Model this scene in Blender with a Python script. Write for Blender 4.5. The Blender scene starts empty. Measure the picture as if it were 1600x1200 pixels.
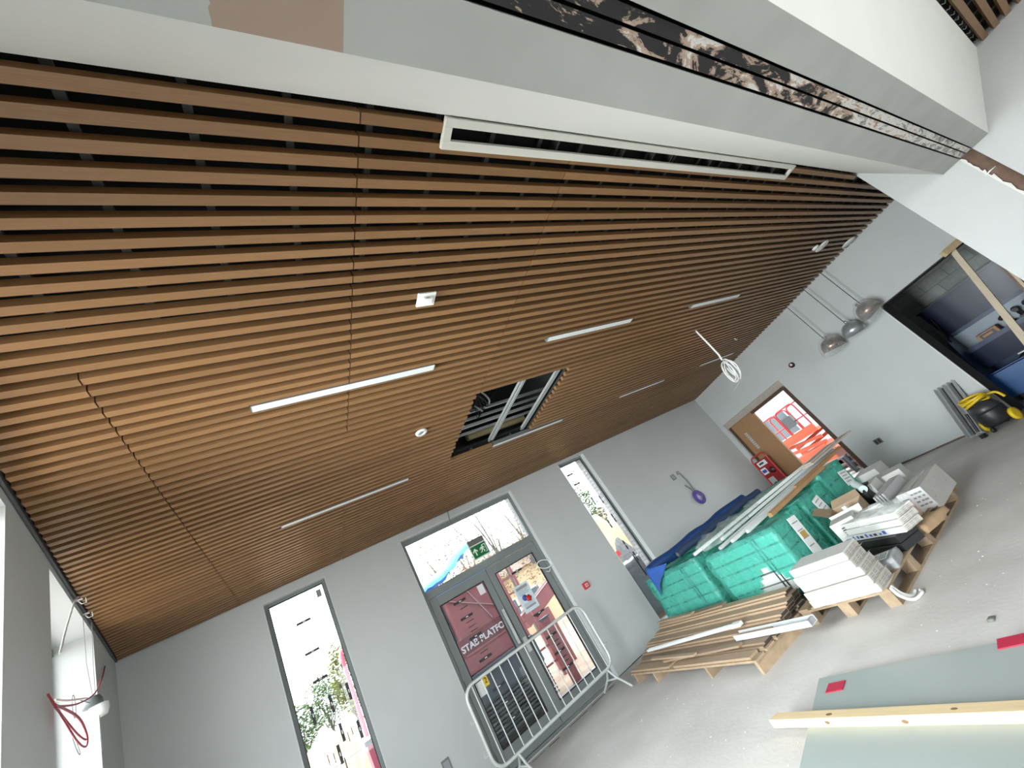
import bpy, math, random
from mathutils import Vector, Matrix, noise
random.seed(7)
sc = bpy.context.scene
COL = sc.collection
PI = math.pi

# ------------------------------------------------------------------ camera, world, light, exposure
CAM_Z = 1.494
cam_d = bpy.data.cameras.new('camera'); cam = bpy.data.objects.new('camera', cam_d); COL.objects.link(cam)
R_RIGHT = Vector((0.80405, -0.31338, -0.50526)); R_DOWN = Vector((-0.23287, 0.61593, -0.75260)); R_FWD = Vector((0.54706, 0.72279, 0.42226))
m = Matrix((R_RIGHT, -R_DOWN, -R_FWD)).transposed().to_4x4(); m.translation = (0, 0, CAM_Z)
cam.matrix_world = m
cam_d.sensor_width = 36.0; cam_d.lens = 641.0 / 1600 * 36; cam_d.clip_start = 0.02; cam_d.clip_end = 300
sc.camera = cam
sc.view_settings.view_transform = 'Standard'; sc.view_settings.look = 'None'
sc.view_settings.gamma = 1.0; sc.view_settings.use_curve_mapping = False
sc.view_settings.exposure = 1.32
sc.cycles.max_bounces = 10; sc.cycles.diffuse_bounces = 6; sc.cycles.transparent_max_bounces = 16
sc.cycles.sample_clamp_indirect = 6.0; sc.cycles.caustics_reflective = False; sc.cycles.caustics_refractive = False
sc.cycles.use_denoising = True

wd = bpy.data.worlds.new('sky'); sc.world = wd; wd.use_nodes = True
nt = wd.node_tree; bg = nt.nodes['Background']
tcw = nt.nodes.new('ShaderNodeTexCoord'); sep = nt.nodes.new('ShaderNodeSeparateXYZ'); rp = nt.nodes.new('ShaderNodeValToRGB')
nt.links.new(tcw.outputs['Generated'], sep.inputs[0]); nt.links.new(sep.outputs['Z'], rp.inputs[0]); nt.links.new(rp.outputs[0], bg.inputs[0])
rp.color_ramp.elements[0].position = 0.0; rp.color_ramp.elements[0].color = (0.93, 0.95, 0.97, 1)
rp.color_ramp.elements[1].position = 0.9; rp.color_ramp.elements[1].color = (0.80, 0.90, 1.0, 1)
bg.inputs[1].default_value = 3.4

def area_light(name, loc, target, sx, sy, power, col=(0.93, 0.97, 1.0), portal=False, spread=None):
    d = bpy.data.lights.new(name, 'AREA'); d.shape = 'RECTANGLE'; d.size = sx; d.size_y = sy; d.energy = power; d.color = col
    o = bpy.data.objects.new(name, d); COL.objects.link(o); o.location = loc
    o.rotation_euler = (Vector(target) - Vector(loc)).to_track_quat('-Z', 'Y').to_euler()
    if spread: d.spread = spread
    if portal: d.cycles.is_portal = True
    return o
# daylight of the glazed rear elevation and rear left glazing, behind the photographer
area_light('daylight_rear', (2.6, -4.6, 1.75), (2.6, 2.0, 1.65), 7.0, 2.4, 12)
area_light('daylight_rear_left', (-0.9, -2.2, 1.7), (8.5, 2.6, 1.0), 2.6, 2.2, 11)
area_light('added_fill_left_a', (-1.50, 1.95, 1.7), (8.5, 3.2, -0.2), 1.5, 3.0, 88, spread=1.75)  # added lamp outside the left window, boosts daylight towards the far wall
area_light('added_fill_left_b', (-1.98, 4.42, 2.1), (4.0, 4.9, 1.2), 1.5, 2.3, 16)  # added lamp outside the second left window, a weaker daylight boost
# sky portals in the openings (they only steer sampling of the sky)
area_light('portal_left_a', (-1.25, 1.95, 1.65), (3.0, 2.7, 1.65), 1.5, 3.1, 1, portal=True)
area_light('portal_left_b', (-1.75, 4.42, 2.05), (3.0, 5.2, 2.05), 1.6, 2.4, 1, portal=True)
area_light('portal_window_1', (0.02, 7.0, 1.65), (0.02, 0, 1.65), 0.8, 3.2, 1, portal=True)
area_light('portal_door_1', (2.53, 7.0, 1.65), (2.53, 0, 1.65), 2.1, 3.2, 1, portal=True)
area_light('portal_window_2', (5.1, 7.0, 1.65), (5.1, 0, 1.65), 0.75, 3.2, 1, portal=True)
area_light('portal_door_2', (9.75, 5.06, 1.1), (0, 5.06, 1.1), 1.0, 2.2, 1, portal=True)

# ------------------------------------------------------------------ materials
MATS = {}
def mat(name, col, rough=0.6, metal=0.0, var=0.0, scale=6.0, stretch=(1, 1, 1), bump=0.0, bscale=60.0, rnd=0.0, col2=None, spec=0.5, thresh=None, emit=None, alpha=1.0):
    if name in MATS: return MATS[name]
    mt = bpy.data.materials.new(name); mt.use_nodes = True; n = mt.node_tree; p = n.nodes['Principled BSDF']
    p.inputs['Base Color'].default_value = (*col, 1); p.inputs['Roughness'].default_value = rough; p.inputs['Metallic'].default_value = metal
    p.inputs['Specular IOR Level'].default_value = spec; p.inputs['Alpha'].default_value = alpha
    if var or bump or col2 or rnd:
        tc = n.nodes.new('ShaderNodeTexCoord'); mp = n.nodes.new('ShaderNodeMapping'); mp.inputs['Scale'].default_value = stretch
        n.links.new(tc.outputs['Object'], mp.inputs['Vector'])
    src = None
    if col2 is not None:
        nz = n.nodes.new('ShaderNodeTexNoise'); nz.inputs['Scale'].default_value = scale; nz.inputs['Detail'].default_value = 6
        n.links.new(mp.outputs[0], nz.inputs['Vector'])
        r = n.nodes.new('ShaderNodeValToRGB'); n.links.new(nz.outputs['Fac'], r.inputs[0])
        a, b = thresh or (0.35, 0.65)
        r.color_ramp.elements[0].position = a; r.color_ramp.elements[0].color = (*col, 1)
        r.color_ramp.elements[1].position = b; r.color_ramp.elements[1].color = (*col2, 1)
        src = r.outputs[0]
    if var or rnd:
        hs = n.nodes.new('ShaderNodeHueSaturation')
        if src: n.links.new(src, hs.inputs['Color'])
        else: hs.inputs['Color'].default_value = (*col, 1)
        val = None
        if var:
            nz2 = n.nodes.new('ShaderNodeTexNoise'); nz2.inputs['Scale'].default_value = scale * 1.7; nz2.inputs['Detail'].default_value = 8
            n.links.new(mp.outputs[0], nz2.inputs['Vector'])
            mr = n.nodes.new('ShaderNodeMapRange'); mr.inputs[1].default_value = 0.25; mr.inputs[2].default_value = 0.75
            mr.inputs[3].default_value = 1 - var; mr.inputs[4].default_value = 1 + var
            n.links.new(nz2.outputs['Fac'], mr.inputs[0]); val = mr.outputs[0]
        if rnd:
            oi = n.nodes.new('ShaderNodeObjectInfo'); mr2 = n.nodes.new('ShaderNodeMapRange')
            mr2.inputs[3].default_value = 1 - rnd; mr2.inputs[4].default_value = 1 + rnd
            n.links.new(oi.outputs['Random'], mr2.inputs[0])
            if val:
                mu = n.nodes.new('ShaderNodeMath'); mu.operation = 'MULTIPLY'; n.links.new(val, mu.inputs[0]); n.links.new(mr2.outputs[0], mu.inputs[1]); val = mu.outputs[0]
            else: val = mr2.outputs[0]
        n.links.new(val, hs.inputs['Value']); src = hs.outputs[0]
    if src: n.links.new(src, p.inputs['Base Color'])
    if bump:
        nb = n.nodes.new('ShaderNodeTexNoise'); nb.inputs['Scale'].default_value = bscale; nb.inputs['Detail'].default_value = 4
        n.links.new(mp.outputs[0], nb.inputs['Vector'])
        bp = n.nodes.new('ShaderNodeBump'); bp.inputs['Strength'].default_value = bump; bp.inputs['Distance'].default_value = 0.02
        n.links.new(nb.outputs['Fac'], bp.inputs['Height']); n.links.new(bp.outputs[0], p.inputs['Normal'])
    if emit:
        p.inputs['Emission Color'].default_value = (*emit[:3], 1); p.inputs['Emission Strength'].default_value = emit[3]
    MATS[name] = mt; return mt

def mat_glass(name, tint=(0.96, 0.98, 0.98), f0=1.45):
    mt = bpy.data.materials.new(name); mt.use_nodes = True; n = mt.node_tree
    for x in list(n.nodes): n.nodes.remove(x)
    out = n.nodes.new('ShaderNodeOutputMaterial'); mx = n.nodes.new('ShaderNodeMixShader'); tr = n.nodes.new('ShaderNodeBsdfTransparent')
    gl = n.nodes.new('ShaderNodeBsdfGlossy'); fr = n.nodes.new('ShaderNodeFresnel'); fr.inputs[0].default_value = f0
    gl.inputs['Roughness'].default_value = 0.02; tr.inputs[0].default_value = (*tint, 1)
    n.links.new(fr.outputs[0], mx.inputs[0]); n.links.new(tr.outputs[0], mx.inputs[1]); n.links.new(gl.outputs[0], mx.inputs[2]); n.links.new(mx.outputs[0], out.inputs[0])
    MATS[name] = mt; return mt

def mat_film(name, col, dens, rough=0.22, wr=0.6, wscale=9.0):
    mt = bpy.data.materials.new(name); mt.use_nodes = True; n = mt.node_tree; p = n.nodes['Principled BSDF']
    p.inputs['Base Color'].default_value = (*col, 1); p.inputs['Roughness'].default_value = rough
    out = n.nodes['Material Output']; mx = n.nodes.new('ShaderNodeMixShader'); tr = n.nodes.new('ShaderNodeBsdfTransparent')
    tr.inputs[0].default_value = (min(1, col[0] * 1.2 + 0.16), min(1, col[1] * 1.15 + 0.2), min(1, col[2] * 1.15 + 0.2), 1)
    tc = n.nodes.new('ShaderNodeTexCoord'); nz = n.nodes.new('ShaderNodeTexNoise'); nz.inputs['Scale'].default_value = wscale; nz.inputs['Detail'].default_value = 5
    nz.inputs['Distortion'].default_value = 1.5
    n.links.new(tc.outputs['Object'], nz.inputs['Vector'])
    bp = n.nodes.new('ShaderNodeBump'); bp.inputs['Strength'].default_value = wr; bp.inputs['Distance'].default_value = 0.03
    n.links.new(nz.outputs['Fac'], bp.inputs['Height']); n.links.new(bp.outputs[0], p.inputs['Normal'])
    mr = n.nodes.new('ShaderNodeMapRange'); mr.inputs[1].default_value = 0.3; mr.inputs[2].default_value = 0.7; mr.inputs[3].default_value = dens - 0.12; mr.inputs[4].default_value = dens + 0.12
    n.links.new(nz.outputs['Fac'], mr.inputs[0]); n.links.new(mr.outputs[0], mx.inputs[0])
    n.links.new(tr.outputs[0], mx.inputs[1]); n.links.new(p.outputs[0], mx.inputs[2]); n.links.new(mx.outputs[0], out.inputs[0])
    MATS[name] = mt; return mt

WALL = mat('painted_grey_plaster', (0.53, 0.555, 0.55), 0.75, var=0.03, scale=1.2, bump=0.05, bscale=120)
WHITE = mat('white_plaster', (0.69, 0.70, 0.665), 0.7, var=0.02, scale=1.5, bump=0.06, bscale=90)
NIB = mat('white_textured_plaster', (0.52, 0.54, 0.535), 0.75, var=0.02, scale=2, bump=0.15, bscale=70)
FLOOR = mat('concrete_floor', (0.50, 0.485, 0.455), 0.8, var=0.10, scale=1.1, bump=0.08, bscale=25, col2=(0.58, 0.565, 0.54), thresh=(0.35, 0.7))
SLAT = mat('oak_slat_veneer', (0.235, 0.126, 0.054), 0.38, var=0.16, scale=3.0, stretch=(1.2, 60, 60), rnd=0.11, bump=0.03, bscale=40, spec=0.32)
BLACK = mat('black_felt', (0.006, 0.006, 0.006), 0.95)
RAILM = mat('dark_carrier_rail', (0.030, 0.032, 0.03), 0.6)
GREYMET = mat('grey_powder_coat', (0.20, 0.225, 0.225), 0.45, var=0.03, scale=3)
GALV = mat('galvanised_steel', (0.55, 0.57, 0.57), 0.42, metal=0.55, var=0.1, scale=8)
ALU = mat('pale_aluminium', (0.54, 0.57, 0.57), 0.45, metal=0.2, var=0.05)
DARKGAP = mat('dark_seal', (0.02, 0.022, 0.022), 0.8)
GLASS = mat_glass('window_glass')
FRAMEW = mat('cream_vent_paint', (0.66, 0.65, 0.585), 0.5)
WPLAST = mat('white_plastic', (0.78, 0.79, 0.77), 0.45)
DIFF = mat('opal_diffuser', (0.72, 0.76, 0.74), 0.4)
BLKP = mat('black_plastic', (0.015, 0.015, 0.017), 0.45)
PINE = mat('pine_timber', (0.62, 0.46, 0.27), 0.65, var=0.14, scale=2.2, stretch=(9, 1.2, 9), rnd=0.08)
PINEX = mat('pine_timber_long', (0.58, 0.44, 0.27), 0.65, var=0.12, scale=2.2, stretch=(1.2, 9, 9), rnd=0.1)
PALLET = mat('pallet_wood', (0.34, 0.25, 0.16), 0.8, var=0.2, scale=3, stretch=(3, 3, 3), rnd=0.16)
OAK = mat('oak_offcut', (0.28, 0.20, 0.13), 0.6, var=0.15, scale=2.5, stretch=(25, 1, 25), rnd=0.18)
BOARDW = mat('white_carton', (0.60, 0.61, 0.58), 0.6, var=0.03, scale=4)
CARD = mat('brown_cardboard', (0.42, 0.31, 0.20), 0.8, var=0.08, scale=5, rnd=0.06)
PAPER = mat('white_paper', (0.78, 0.80, 0.80), 0.6)
INK = mat('black_ink', (0.03, 0.03, 0.035), 0.6)
INKB = mat('blue_ink', (0.05, 0.09, 0.40), 0.6)
INKG = mat('grey_ink', (0.30, 0.31, 0.33), 0.6)
RED = mat('red_paint', (0.55, 0.03, 0.03), 0.45)
REDPAD = mat('red_pad', (0.42, 0.015, 0.05), 0.6)
FILM = mat_film('green_stretch_film', (0.13, 0.54, 0.45), 0.42, rough=.16, wr=1.0, wscale=6)
CLEAR = mat_film('clear_stretch_film', (0.72, 0.78, 0.77), 0.22, rough=0.15)
TRIM = mat('white_upvc', (.62, .65, .63), .4)
NAVY = mat('navy_sheet', (0.015, 0.05, 0.16), 0.4, var=0.1, scale=6)
BLUES = mat('blue_sheet', (0.03, 0.11, 0.42), 0.35, var=0.08)
YEL = mat('yellow_plastic', (0.75, 0.52, 0.02), 0.4)

# ------------------------------------------------------------------ mesh helpers
class MB:
    def __init__(s): s.v = []; s.f = []; s.sm = []
    def add(s, vs, fs, smooth=False):
        b = len(s.v); s.v += [tuple(v) for v in vs]; s.f += [tuple(b + i for i in f) for f in fs]; s.sm += [smooth] * len(fs); return s
    def box(s, x0, x1, y0, y1, z0, z1, M=None):
        vs = [Vector((x, y, z)) for z in (z0, z1) for y in (y0, y1) for x in (x0, x1)]
        if M is not None: vs = [M @ v for v in vs]
        return s.add(vs, [(0, 2, 3, 1), (4, 5, 7, 6), (0, 1, 5, 4), (2, 6, 7, 3), (0, 4, 6, 2), (1, 3, 7, 5)])
    def bar(s, a, b, w, h, up=(0, 0, 1)):
        a = Vector(a); b = Vector(b); d = (b - a).normalized(); u = Vector(up)
        if abs(d.dot(u)) > 0.98: u = Vector((0, 1, 0))
        r = d.cross(u).normalized() * (w / 2); u2 = r.cross(d).normalized() * (h / 2)
        vs = [p + i * r + j * u2 for p in (a, b) for i, j in ((-1, -1), (1, -1), (1, 1), (-1, 1))]
        return s.add(vs, [(0, 1, 2, 3), (7, 6, 5, 4), (0, 4, 5, 1), (1, 5, 6, 2), (2, 6, 7, 3), (3, 7, 4, 0)])
    def tube(s, pts, r, n=8, closed=False, cap=True):
        pts = [Vector(p) for p in pts]; N = len(pts); rings = []; prev = None
        for i, p in enumerate(pts):
            if closed: d = (pts[(i + 1) % N] - pts[i - 1])
            else: d = pts[min(i + 1, N - 1)] - pts[max(i - 1, 0)]
            d.normalize()
            if prev is None:
                u = Vector((0, 0, 1)) if abs(d.z) < 0.9 else Vector((1, 0, 0))
                a = d.cross(u).normalized()
            else: a = (prev - d * prev.dot(d)).normalized()
            prev = a; b = d.cross(a)
            rr = r[i] if isinstance(r, (list, tuple)) else r
            rings.append([p + rr * (math.cos(2 * PI * k / n) * a + math.sin(2 * PI * k / n) * b) for k in range(n)])
        vs = [v for ring in rings for v in ring]; fs = []
        for i in range(N if closed else N - 1):
            j = (i + 1) % N
            for k in range(n): fs.append((i * n + k, i * n + (k + 1) % n, j * n + (k + 1) % n, j * n + k))
        s.add(vs, fs, True)
        if cap and not closed: s.add(rings[0], [tuple(range(n))[::-1]]); s.add(rings[-1], [tuple(range(n))])
        return s
    def lathe(s, prof, n=24, M=None, smooth=True):
        vs = []; fs = []; L = len(prof)
        for k in range(n):
            c, sn = math.cos(2 * PI * k / n), math.sin(2 * PI * k / n)
            for r, z in prof: vs.append(Vector((r * c, r * sn, z)))
        for k in range(n):
            j = (k + 1) % n
            for i in range(L - 1): fs.append((k * L + i, j * L + i, j * L + i + 1, k * L + i + 1))
        if M is not None: vs = [M @ v for v in vs]
        return s.add(vs, fs, smooth)
    def prism(s, poly, a, b, fn):
        """poly in 2-D swept from a to b; fn(u, v, t) gives the point"""
        n = len(poly); vs = [fn(u, v, a) for u, v in poly] + [fn(u, v, b) for u, v in poly]
        return s.add(vs, [tuple(range(n))[::-1], tuple(range(n, 2 * n))] + [(i, (i + 1) % n, n + (i + 1) % n, n + i) for i in range(n)])
    def torus(s, c, R, r, ax=(0, 0, 1), n=28, m_=8, sq=1.0, rot=0):
        ax = Vector(ax).normalized(); u = ax.orthogonal().normalized(); w = ax.cross(u)
        u, w = math.cos(rot) * u + math.sin(rot) * w, -math.sin(rot) * u + math.cos(rot) * w
        return s.tube([Vector(c) + R * (math.cos(2 * PI * k / n) * u + sq * math.sin(2 * PI * k / n) * w) for k in range(n)], r, m_, closed=True)
    def mesh(s, name, M=None):
        me = bpy.data.meshes.new(name)
        vs = s.v if M is None else [tuple(M @ Vector(v)) for v in s.v]
        me.from_pydata(vs, [], s.f); me.polygons.foreach_set('use_smooth', s.sm); me.update(); return me

def obj(name, mb, mt, parent=None, loc=(0, 0, 0), rz=0, bevel=0, label=None, kind=None):
    me = mb.mesh(name) if isinstance(mb, MB) else mb
    o = bpy.data.objects.new(name, me); COL.objects.link(o)
    if mt is not None and not me.materials: me.materials.append(mt)
    o.location = loc; o.rotation_euler = (0, 0, rz)
    if parent: o.parent = parent
    if bevel:
        b = o.modifiers.new('bevel', 'BEVEL'); b.width = bevel; b.segments = 2; b.limit_method = 'ANGLE'
    if label: o['label'] = label
    if kind: o['kind'] = kind
    return o
def tag(o, label, cat=None, group=None, kind=None):
    o['label'] = label
    if cat: o['category'] = cat
    if group: o['group'] = group
    if kind: o['kind'] = kind
    return o
def thing(name, label, cat, loc=(0, 0, 0), rz=0, group=None):
    o = bpy.data.objects.new(name, None); COL.objects.link(o); o.empty_display_size = 0.1
    o.location = loc; o.rotation_euler = (0, 0, rz); return tag(o, label, cat, group)
def solo(name, mb, mt, label, cat, loc=(0, 0, 0), rz=0, group=None, bevel=0):
    return tag(obj(name, mb, mt, None, loc, rz, bevel), label, cat, group)
def struct(name, mb, mt, label, loc=(0, 0, 0)):
    o = obj(name, mb, mt, None, loc); o['label'] = label; o['kind'] = 'structure'; return o
def dup(root, loc, rz=None, label=None):
    r = root.copy(); COL.objects.link(r); r.location = loc
    if rz is not None: r.rotation_euler = (0, 0, rz)
    if label: r['label'] = label
    for ch in root.children:
        c = ch.copy(); COL.objects.link(c); c.parent = r
        for g in ch.children:
            d = g.copy(); COL.objects.link(d); d.parent = c
    return r
def B(*a): return MB().box(*a)
def text_mesh(s, size, ext=0.001, bold=0.0):
    cu = bpy.data.curves.new('lettering', 'FONT'); cu.body = s; cu.size = size; cu.extrude = ext; cu.offset = bold; cu.align_x = 'CENTER'; cu.align_y = 'CENTER'
    o = bpy.data.objects.new('lettering', cu); COL.objects.link(o)
    bpy.context.view_layer.update()
    me = bpy.data.meshes.new_from_object(o.evaluated_get(bpy.context.evaluated_depsgraph_get()))
    bpy.data.objects.remove(o); return me
def text(parent, name, s, size, mt, loc, rot, bold=0.0, label=None):
    o = obj(name, text_mesh(s, size, 0.001, bold), mt, parent, loc); o.rotation_euler = rot
    if label: o['label'] = label
    return o

# ------------------------------------------------------------------ room shell
H = 3.294                     # underside of the slats
W = 6.536                     # inner face of the window wall
FX = lambda y: 8.735 + 0.16343 * (y - 0.988)     # inner face of the far wall
LX = lambda y: -1.073 - 0.17675 * (y - 2.644)    # inner face of the left wall

def wall(name, A, Bp, z0, z1, thick, holes, mt, label):
    """vertical wall from A to Bp (plan), thickness to the left of A->B, holes (s0,s1,z0,z1)"""
    A = Vector((*A, 0)); Bp = Vector((*Bp, 0)); d = (Bp - A); L = d.length; d.normalize(); nrm = Vector((-d.y, d.x, 0))
    ss = sorted({0, L, *[h[0] for h in holes], *[h[1] for h in holes]}); zs = sorted({z0, z1, *[h[2] for h in holes], *[h[3] for h in holes]})
    solid = lambda i, j: 0 <= i < len(ss) - 1 and 0 <= j < len(zs) - 1 and not any(h[0] <= (ss[i] + ss[i + 1]) / 2 <= h[1] and h[2] <= (zs[j] + zs[j + 1]) / 2 <= h[3] for h in holes)
    P = lambda s, z, t: A + d * s + nrm * t + Vector((0, 0, z)); mb = MB()
    for i in range(len(ss) - 1):
        for j in range(len(zs) - 1):
            if not solid(i, j): continue
            a, b, c, e = ss[i], ss[i + 1], zs[j], zs[j + 1]
            mb.add([P(a, c, 0), P(b, c, 0), P(b, e, 0), P(a, e, 0)], [(0, 1, 2, 3)])
            mb.add([P(a, c, thick), P(b, c, thick), P(b, e, thick), P(a, e, thick)], [(3, 2, 1, 0)])
            for (di, dj), (p, q) in {(-1, 0): ((a, c), (a, e)), (1, 0): ((b, c), (b, e)), (0, -1): ((a, c), (b, c)), (0, 1): ((a, e), (b, e))}.items():
                if not solid(i + di, j + dj): mb.add([P(*p, 0), P(*q, 0), P(*q, thick), P(*p, thick)], [(0, 1, 2, 3)])
    return struct(name, mb, mt, label)

floor = struct('floor', B(-2.2, 12.0, -5.2, W + 0.36, -0.1, 0), FLOOR, 'dusty pale grey concrete floor of the room')
X0 = -2.0
wf = wall('wall_front', (9.9, W), (X0, W), 0, 3.75, -0.36, [(9.9 - 5.46, 9.9 - 4.77, 0.02, 3.255), (9.9 - 3.572, 9.9 - 1.487, 0.0, 3.2), (9.9 - 0.395, 9.9 + 0.354, 0.02, 3.2)], WALL, 'grey window wall with two tall slot windows and the glazed double door')
# left wall: from the rear towards the window wall
yl = lambda s: s
LL = lambda y: (y + 4.8) / math.cos(math.atan(0.17675))
wl = wall('wall_left', (LX(-4.8), -4.8), (LX(W + 0.05), W + 0.05), 0, 3.75, 0.34, [(LL(1.15), LL(2.735), 0.05, 3.235), (LL(3.63), LL(5.19), 0.9, 3.25), (LL(-3.4), LL(-1.6), 0.3, 2.5)], WALL, 'grey left wall with tall deep window openings')
FLc = lambda y: (y + 3.5) / math.cos(math.atan(0.16343))
wr = wall('wall_right', (FX(W + 0.05), W + 0.05), (FX(-3.5), -3.5), 0, 3.75, 0.25, [(FLc(W + .05) - FLc(6.40), FLc(W + .05) - FLc(4.465), 0, 2.375), (FLc(W + .05) - FLc(2.235), FLc(W + .05) - FLc(0.15), 0, 2.245)], WALL, 'grey far wall with the doorway and the store opening')
struct('wall_rear', MB().box(-1, 12, -5.2, -5.0, 0, 0.5).box(-1, 12, -5.2, -5.0, 3.1, 3.75).box(3.6, 12, -5.2, -5.0, 0.5, 3.1).box(-1, .6, -5.2, -5.0, 0.5, 3.1), WALL, 'grey wall behind the photographer with a long window')
# partition nib with its recessed track channel
nb = MB().box(6.376, 6.62, 0.178, 0.70, 0, 3.6).box(6.376, 6.62, -3.5, 0.070, 0, 3.6).box(6.43, 6.62, 0.05, 0.2, 0, 3.6)
nib = struct('wall_partition', nb, NIB, 'white textured end wall where the folding partition track turns down')
mb = MB().box(6.405, 6.432, 0.0705, 0.1775, 0.0, 2.66)
obj('channel_back', mb, mat('raw_brown_board', (0.13, 0.078, 0.055), 0.8, var=0.25, scale=7, col2=(0.19, 0.13, 0.10), thresh=(0.45, 0.7)), nib, label='raw brown board at the back of the channel')
mb = MB(); za = 2.65
while za > 0.05:
    h_ = random.uniform(.05, .13); z2 = max(za - h_, .02); w1_ = random.uniform(.004, .026); w2_ = random.uniform(.004, .026); w3_ = random.uniform(.004, .02)
    mb.prism([(.184, za), (.178 - w1_, za), (.178 - w2_, (za + z2) / 2), (.178 - w3_, z2), (.184, z2)], 6.374, 6.40, lambda u, v, t: Vector((t, u, v))); za = z2
mb.prism([(.10, 2.385), (.19, 2.375), (.20, 2.383), (.15, 2.392)], 6.368, 6.40, lambda u, v, t: Vector((t, u, v)))
obj('plaster_lip', mb, WHITE, nib)

# ceiling: black backing with a hatch hole, carrier rails and slats
bk = MB()
hx0, hx1, hy0, hy1 = 1.90, 3.12, 3.12, 4.452
zb = H + 0.085
for (a, b, c, d_) in ((-2.1, hx0, 0.6, W), (hx1, 9.9, 0.6, W), (hx0, hx1, 0.6, hy0), (hx0, hx1, hy1, W)): bk.box(a, b, c, d_, zb, zb + 0.02)
ceil = struct('ceiling', bk, BLACK, 'slatted oak ceiling on black backing')
PITCH = 0.0897; rows = 65
def slat(x0, x1, k, parent=ceil, y0=0.699):
    y = y0 + PITCH * k
    o = obj('slat', B(x0, x1, 0, 0.0435, 0, 0.042), SLAT, parent, (0, y, H + random.uniform(-0.0012, 0.0012)))
    return o
G = 0.003
for k in range(rows):
    y = 0.72 + PITCH * k
    xl = LX(y) + 0.035; xr = FX(y) + 0.006
    if k == 0: segs = [(xl, 0.655), (0.66, 1.03), (4.63, min(xr, 6.37))]
    else:
        if y < 0.705: xr = 6.37
        js = [0.655] if y < 1.93 else [-0.56, 0.66]
        js += [1.86 + 0.003 * k]
        cuts = [xl] + js + [xr]; segs = []
        for a, b in zip(cuts[:-1], cuts[1:]):
            segs.append((a + (G if a != xl else 0), b - (G if b != xr else 0)))
    if hy0 < y < hy1:
        segs = [s for s in segs if s[1] < 1.9] + [(hx1 + 0.05 + random.uniform(-.01, .01), xr)]
        segs[-2] = (segs[-2][0], 1.905 + random.uniform(-0.012, 0.012))
    for a, b in segs: slat(a, b, k)
for i in range(36):
    x = -1.45 + 0.309 * i
    ys = [(0.62, W - 0.02)]
    if hx0 - 0.02 < x < hx1 + 0.02: ys = [(0.62, hy0), (hy1, W - 0.02)]
    for a, b in ys:
        a = max(a, 2.644 + (-(x - 0.05) - 1.073) / 0.17675) if x < -0.9 else a
        if b - a > 0.1: obj('carrier_rail', B(-0.014, 0.014, a, b, H + 0.043, H + 0.066), RAILM, ceil, (x, 0, 0))
# dark strip, the shadow gap at the left wall put into its colour
struct('shadow_gap', MB().bar((LX(0.62) + 0.012, 0.62, H + 0.02), (LX(W) + 0.012, W, H + 0.024), 0.014, 0.04), mat('dark_grey_shadow_gap', (0.10, 0.10, 0.10), 0.6), 'dark strip painted as the shadow gap between slats and left wall')
# void above the hatch
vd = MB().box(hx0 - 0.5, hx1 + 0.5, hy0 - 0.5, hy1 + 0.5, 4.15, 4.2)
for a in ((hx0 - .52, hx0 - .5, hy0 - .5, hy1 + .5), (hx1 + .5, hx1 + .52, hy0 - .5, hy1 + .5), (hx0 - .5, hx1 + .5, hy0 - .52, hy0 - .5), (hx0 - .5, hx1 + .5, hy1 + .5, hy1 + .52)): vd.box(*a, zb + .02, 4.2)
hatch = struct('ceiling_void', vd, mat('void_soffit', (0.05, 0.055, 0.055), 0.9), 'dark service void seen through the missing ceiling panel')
STUD = mat('zinc_stud', (0.50, 0.53, 0.53), 0.5, metal=0.3, var=0.06)
for x, w in ((2.575, 0.075), (3.10, 0.05)):
    s_ = MB().box(x - w / 2, x + w / 2, hy0 + 0.03, hy1 + 0.04, H + 0.066, H + 0.070).box(x - w / 2, x - w / 2 + .004, hy0 + .03, hy1 + .04, H + .066, H + .1).box(x + w / 2 - .004, x + w / 2, hy0 + .03, hy1 + .04, H + .066, H + .1)
    if w > 0.06: s_.box(x - 0.012, x + 0.012, hy0 + .03, hy1 + .04, H + .062, H + .067)
    obj('ceiling_stud', s_, STUD, hatch)
for (y, z, w, mt_) in ((4.02, 3.62, 0.035, GALV), (4.13, 3.58, 0.022, GALV), (4.26, 3.56, 0.04, STUD), (4.33, 3.5, 0.02, GALV), (3.55, 3.95, 0.03, STUD)):
    obj('service_channel', B(hx0 - .5, hx1 + .5, y, y + w, z, z + 0.03), mt_, hatch)
obj('duct', MB().tube([(hx0 - .5, 3.62, 3.86), (hx1 + .5, 3.62, 3.86)], 0.045, 12), GALV, hatch)
obj('duct_board', B(hx0 - .5, hx1 + .5, hy0 - .5, hy0 + .25, 3.72, 3.8), mat('grey_board', (0.16, 0.19, 0.19), 0.8), hatch)
obj('insulated_pipe', MB().tube([(2.35, 4.6, 3.58), (3.3, 4.6, 3.58)], 0.055, 12), mat('yellowish_lagging', (0.36, 0.31, 0.17), 0.8, var=.1), hatch, label='yellowish lagged pipe')
CABLEB = mat('black_cable', (0.012, 0.012, 0.014), 0.5)
cb = MB()
for i in range(9):
    a = random.uniform(0, 6); c = Vector((2.12 + random.uniform(-.12, .12), 3.62 + random.uniform(-.2, .25), 3.62 + random.uniform(-.08, .1)))
    cb.torus(c, random.uniform(.07, .16), 0.008, (math.cos(a), math.sin(a), random.uniform(.3, 1)), 18, 5)
for i in range(5): cb.tube([(2.0 + .06 * i, 3.2, 4.1), (2.05 + .05 * i, 3.3 + .1 * i, 3.7), (2.3, 3.7 + .08 * i, 3.5), (2.5 + .05 * i, 3.75, 3.75), (2.6, 3.5, 4.1)], 0.007, 5)
obj('cable_loop', cb, CABLEB, hatch)
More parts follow.
